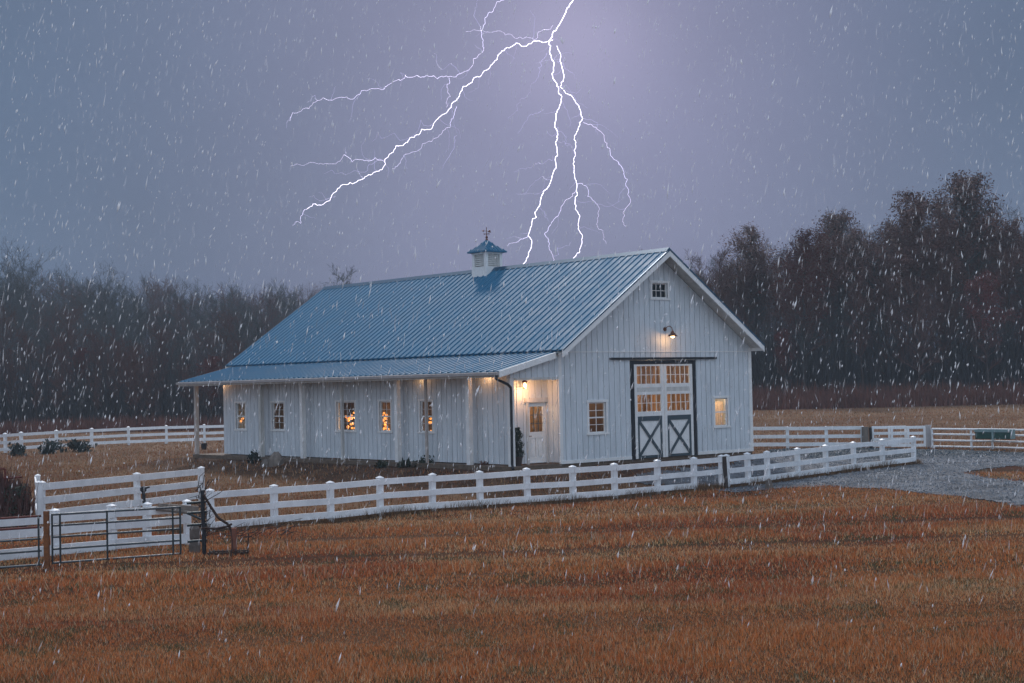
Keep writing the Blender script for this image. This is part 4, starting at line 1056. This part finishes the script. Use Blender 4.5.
brush('far_woods', PL, -110, 650, 272, 300, 27000, 0, 0, M['deep'], frac=.84, w=.09, tilt=.25)
brush('underbrush', PR, 630, 1120, 140, 170, 12000, 2.0, 9.0, M['deep'], w=.06, tilt=.2)
brush('underbrush', PL, -110, 650, 137, 168, 12000, 2.0, 9.0, M['deep'], w=.06, tilt=.2)
brush('tall_grass', PR, 640, 1120, 131, 140, 14000, .5, 1.9, M['scrub'], w=.05, tilt=.15)
brush('tall_grass', PL, -110, 400, 128, 137, 9000, .4, 1.3, M['scrub'], w=.05, tilt=.15)

# ------------------------------------------------------------------ grass
M['grass'] = attrmat('wet_autumn_grass', .7, .18, .3)
def grass(name, n, y0, y1, hmin, hmax, wid, power=1.0, keepf=None, pal=0, seed=1, halfw=.40, pad=3):
    g = np.random.default_rng(seed)
    y = y0+(y1-y0)*g.uniform(0, 1, n)**power
    x = g.uniform(-1, 1, n)*(halfw*y+pad)
    if keepf is not None:
        k = keepf(x, y); x = x[k]; y = y[k]; n = len(x)
    n1 = fbm(x*.22, y*.30, 21); n2 = fbm(x*1.3, y*1.3, 31); r_ = y - .10*x + 1.6*fbm(x*.06, y*.06, 3)
    lush = fbm(x*.8, y*.8, 91)
    h = g.uniform(hmin, hmax, n)*(.45+1.1*lush)*(1+.24*np.sin(r_*1.15))
    tall = g.random(n) < .03; h = np.where(tall, h*1.9, h)
    a = g.uniform(0, 2*math.pi, n); w = wid*g.uniform(.6, 1.4, n)*np.where(tall, .7, 1); ox = np.cos(a)*w*.5; oy = np.sin(a)*w*.5
    tl = g.normal(0, .30, (n, 2))*h[:,None]
    z = T(x, y)-.01
    v = np.empty((n, 3, 3)); v[:,0] = np.stack([x-ox, y-oy, z], -1); v[:,1] = np.stack([x+ox, y+oy, z], -1); v[:,2] = np.stack([x+tl[:,0], y+tl[:,1], z+h], -1)
    rust = np.array((.52,.180,.056)); red = np.array((.44,.122,.042)); tan = np.array((.64,.38,.19)); olive = np.array((.105,.098,.040)); pale = np.array((.46,.36,.24)); dark = np.array((.075,.040,.022))
    c = mixc(red, rust, sstep(.35,.6,n1))
    u = g.random(n)
    swath = .5+.5*np.sin(r_*.62+.8+5*fbm(x*.05, y*.12, 33))
    tanp = .13+.30*sstep(.5,.95,swath)*sstep(.3,.6,n1)
    olp = .06+.28*sstep(.56,.72,n2)
    c = np.where((u < tanp)[:,None], tan, c); c = np.where(((u > .45) & (u < .45+olp))[:,None], olive, c); c = np.where((u > .93)[:,None], dark, c)
    c = np.where((tall | (u < .035))[:,None], pale, c)
    if pal == 1: c = mixc(c, np.array((.175,.098,.052)), np.full(n, .65))
    c = c*g.uniform(.7, 1.25, n)[:,None]
    return tri_mesh(name, v, c, M['grass'])
def offroad(x, y):
    jx = x+.8*(fbm(x*.7, y*.7, 61)-.5)+nrg.normal(0,.14,len(x)); jy = y+2.4*(fbm(x*.8, y*.8, 71)-.5)+nrg.normal(0,.7,len(x))
    return inside(DRIVE, jx, jy) & ~inside(ISLAND, jx, jy)
nofield = lambda x, y: (nrg.random(len(x)) > rut(x, y)*.93) & (y < fenceY(x)+.6) & ~offroad(x, y)
grass('grass', 620000, 13, 31, .035, .088, .013, 1.15, nofield, seed=1)
grass('grass', 440000, 29, 62, .045, .11, .024, 1.0, nofield, seed=2)
grass('pasture_grass', 160000, 40, 130, .06, .17, .045, 1.0, lambda x, y: (y > fenceY(x)+.2) & (barn_dist(x, y) > .8) & ~offroad(x, y), pal=1, seed=3)
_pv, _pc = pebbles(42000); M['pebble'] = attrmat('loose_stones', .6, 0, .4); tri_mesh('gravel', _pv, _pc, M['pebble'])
# taller grass left standing at the fence feet
def strip(seed, n):
    g = np.random.default_rng(seed); x = g.uniform(_fp[0,0]-1.5, _fp[-1,0]+.3, n); y = np.polyval(_fc, np.clip(x,_fp[0,0],_fp[-1,0]))+g.normal(0,.16,n); h = g.uniform(.08,.34,n)*(.4+1.2*fbm(x*1.1,y*.3,14))
    a = g.uniform(0,6.28,n); ox = np.cos(a)*.012; oy = np.sin(a)*.012; z = T(x,y)-.01
    v = np.empty((n,3,3)); v[:,0] = np.stack([x-ox,y-oy,z],-1); v[:,1] = np.stack([x+ox,y+oy,z],-1); v[:,2] = np.stack([x+g.normal(0,.3,n)*h,y+g.normal(0,.3,n)*h,z+h],-1)
    c = mixc((.10,.062,.035),(.24,.135,.07),g.random(n)); return tri_mesh('fence_grass', v, c, M['grass'])
strip(5, 24000)

# ------------------------------------------------------------------ lightning
def bolt():
    YB = 640.0
    def W_(px, py, dy=0): d = ray(px, py); k = (YB+dy)/d.y; return Vector((d.x*k, YB+dy, CAMZ+d.z*k))
    sc = 2.44
    def conv(p): return [(270+a/sc, b/sc) for a, b in p]
    r = random.Random(5)
    def jag(pts, amp, depth=2):
        for _ in range(depth):
            out = [pts[0]]
            for a, b in zip(pts, pts[1:]):
                L_ = math.hypot(b[0]-a[0], b[1]-a[1]); t = r.uniform(.35,.65); o = r.gauss(0, amp)*L_
                nx, ny = -(b[1]-a[1])/max(L_,.01), (b[0]-a[0])/max(L_,.01)
                out += [(a[0]+(b[0]-a[0])*t+nx*o, a[1]+(b[1]-a[1])*t+ny*o), b]
            pts = out
        return pts
    root = thing('lightning_bolt', 'branching white-violet lightning bolt striking down behind the barn roof', 'lightning', W_(575, 420))
    org = root.location.copy()
    def run(p, w0, w1, mi, amp=.13, raw=False):
        mb = MB(); q = p if raw else jag(conv(p), amp, 3); dz = 0; n = len(q); P3 = []
        for i, (a, b) in enumerate(q): P3.append(W_(a, b, 18*math.sin(i*.13+p[0][0]))-org)
        for i in range(n-1):
            f0 = w0+(w1-w0)*i/(n-1); f1 = w0+(w1-w0)*(i+1)/(n-1); mb.tube(P3[i], P3[i+1], f0*.082, f1*.082, 5, True)
        if mi < 2 and not raw:
            for j in range(6, n-4, 9 if mi == 0 else 13):
                if r.random() < .62:
                    dx, dy = q[j+1][0]-q[j][0], q[j+1][1]-q[j][1]; an = math.atan2(dy, dx)+r.choice((-1,1))*r.uniform(.5,1.1); fil = [q[j]]; L0 = r.uniform(8,34)
                    for t_ in range(7):
                        an += r.gauss(0,.35); fil.append((fil[-1][0]+L0/7*math.cos(an), fil[-1][1]+L0/7*math.sin(an)))
                    run(fil, .5, .2, 2, 0, True)
        mb.build('channel', M[('bolt','boltthin','boltfaint')[mi]], root, fix=False)
    run([(775,-70),(752,-30),(740,0),(722,30),(705,62),(690,80),(680,100)], 2.2, 2.2, 0, .08)
    run([(680,100),(682,125),(692,150),(688,180),(700,210),(712,235),(706,262),(698,285),(695,310),(702,330),(700,360),(697,395),(690,425),(680,455),(662,480),(655,505),(650,530),(635,560),(630,575),(638,600),(630,625),(617,645),(600,700),(606,800),(590,930)], 2.0, 1.4, 0, .10)
    run([(690,98),(665,104),(640,103),(600,105),(575,118),(555,135),(543,155),(525,172),(505,187),(485,205),(465,225),(455,245),(435,268),(415,285),(400,300),(370,315),(350,335),(325,355),(300,372),(280,395),(255,420),(230,435),(195,445),(165,460),(150,480),(120,500),(90,510)], 1.5, 1.0, 0, .12)
    run([(90,510),(78,525),(75,545),(55,550)], .8, .4, 1)
    run([(700,112),(708,150),(716,180),(708,212),(722,228),(740,240),(755,265),(763,290),(752,315),(742,340),(745,380),(742,410),(747,445),(745,480),(745,510),(752,545),(762,580),(757,605),(740,630),(722,700),(735,800),(715,930)], 1.5, 1.2, 0, .10)
    run([(590,-30),(570,0),(545,25),(525,55),(515,75),(520,110),(508,135),(490,165),(465,180),(430,185),(400,185)], .95, .9, 1)
    run([(400,185),(365,188),(330,183),(300,200),(280,215),(240,220),(210,235),(160,240),(120,245),(95,265),(55,275),(48,295)], .95, .5, 1)
    run([(690,62),(655,78),(650,95),(625,90),(590,85),(560,75),(525,78),(478,77)], .7, .35, 1)
    run([(437,190),(432,210),(440,235),(430,262)], .8, .5, 1)
    run([(455,260),(450,280),(440,310),(420,325),(395,345),(350,370),(320,390),(298,412)], .75, .4, 1)
    run([(280,395),(240,393),(200,395),(160,400),(120,400),(50,405)], .8, .3, 1)
    run([(765,298),(790,310),(815,335),(830,365),(850,395),(865,430),(875,470),(875,500),(862,530),(868,552)], 1.0, .6, 1)
    run([(750,448),(775,460),(790,490),(800,520),(803,560),(820,595)], .75, .4, 1)
    run([(747,465),(735,480),(710,505),(690,540),(670,570),(680,600),(690,625),(690,660)], 1.0, .7, 1)
    run([(630,575),(610,585),(580,600)], .9, .4, 1)
    for p in ([(675,130),(655,165),(650,195),(635,225),(610,250),(580,290)], [(668,268),(635,280),(605,325)], [(700,150),(720,165),(740,180),(750,195)],
              [(700,310),(715,325),(720,350),(740,360)], [(690,430),(665,430),(640,450),(600,472)], [(690,380),(660,400),(640,405),(595,420)], [(655,505),(670,520),(680,540)],
              [(455,330),(438,380),(420,412)], [(120,245),(110,232),(90,250)], [(330,183),(318,178),(340,190)], [(160,480),(120,490),(95,480)], [(400,300),(350,330),(250,345)],
              [(700,215),(730,225),(760,215)], [(280,395),(220,420),(130,425)], [(470,180),(420,170),(400,130)], [(690,625),(720,600),(735,590)], [(515,75),(500,30),(505,-20)], [(763,290),(800,300),(800,330)], [(745,380),(720,350),(700,340)]):
        run(p, .6, .25, 2, .16)
bolt()

# ------------------------------------------------------------------ rain and sleet in the air
def rain(n):
    g = np.random.default_rng(17)
    x = g.uniform(-30, 30, n); y = g.uniform(8, 62, n); z0 = T(x, y)
    z = z0+g.uniform(.2, 27, n)
    u, v = to_local(x, y); roofz = np.where((u > -3.6) & (u < 12.2) & (v > -.9) & (v < 25.5), BZ+RG-.675*np.abs(u-WD/2)+.3, -9)
    k = (z > roofz)
    x, y, z = x[k], y[k], z[k]; n = len(x)
    faint = g.random(n) < .36
    L_ = np.where(faint, g.uniform(.16,.32,n), g.lognormal(-2.15,.42,n)); w = np.where(faint, g.uniform(.008,.014,n), np.clip(g.lognormal(-4.42,.38,n), .006, .030))
    kk = np.clip(y/28, .42, 1); L_ = L_*kk; w = w*kk; opac = np.where(faint, g.uniform(.10,.26,n), g.uniform(.14,.75,n))
    d = np.stack([g.normal(.20, .16, n), g.normal(.05, .1, n), np.ones(n)], -1); d /= np.linalg.norm(d, axis=1)[:,None]
    c = np.stack([x, y, z], -1); a = c-d*L_[:,None]*.5; b = c+d*L_[:,None]*.5
    e1 = np.cross(d, np.array((0,1.,0))); e1 /= np.linalg.norm(e1, axis=1)[:,None]; e2 = np.cross(d, e1)
    wst = c-d*(L_*.05)[:,None]
    ring = [wst+e1*w[:,None]*math.cos(t)+e2*w[:,None]*math.sin(t) for t in (0, 2.094, 4.189)]
    V = np.stack([a, *ring, b], 1)
    f = np.array([(0,2,1),(0,3,2),(0,1,3),(4,1,2),(4,2,3),(4,3,1)])
    Fi = (np.arange(n)[:,None,None]*5+f[None]).reshape(-1)
    me = bpy.data.meshes.new('rain'); me.vertices.add(n*5); me.vertices.foreach_set('co', V.reshape(-1).astype(np.float32))
    me.loops.add(len(Fi)); me.loops.foreach_set('vertex_index', Fi.astype(np.int32)); m_ = len(Fi)//3
    me.polygons.add(m_); me.polygons.foreach_set('loop_start', np.arange(0, m_*3, 3, dtype=np.int32)); me.polygons.foreach_set('loop_total', np.full(m_, 3, np.int32))
    op = np.repeat(opac, 5); at_ = me.color_attributes.new('col', 'FLOAT_COLOR', 'POINT'); at_.data.foreach_set('color', np.stack([op,op,op,np.ones(len(op))], -1).ravel().astype(np.float32))
    me.update()
    mt, nn, l, b_ = newmat('sleet_drops'); nn.remove(b_)
    ap = nn.new('ShaderNodeAttribute'); ap.attribute_name = 'col'
    tr = nn.new('ShaderNodeBsdfTransparent'); df = nn.new('ShaderNodeBsdfDiffuse'); df.inputs[0].default_value = (.93,.95,.98,1); tl = nn.new('ShaderNodeBsdfTranslucent'); tl.inputs[0].default_value = (.93,.95,.98,1)
    m1 = nn.new('ShaderNodeMixShader'); m1.inputs[0].default_value = .4; l.new(df.outputs[0], m1.inputs[1]); l.new(tl.outputs[0], m1.inputs[2])
    m2 = nn.new('ShaderNodeMixShader'); l.new(ap.outputs['Fac'], m2.inputs[0]); l.new(tr.outputs[0], m2.inputs[1]); l.new(m1.outputs[0], m2.inputs[2]); l.new(m2.outputs[0], nn['Material Output'].inputs['Surface'])
    me.materials.append(mt); o = bpy.data.objects.new('rain', me); C.objects.link(o); o['kind'] = 'stuff'
    return o
rain(46000)
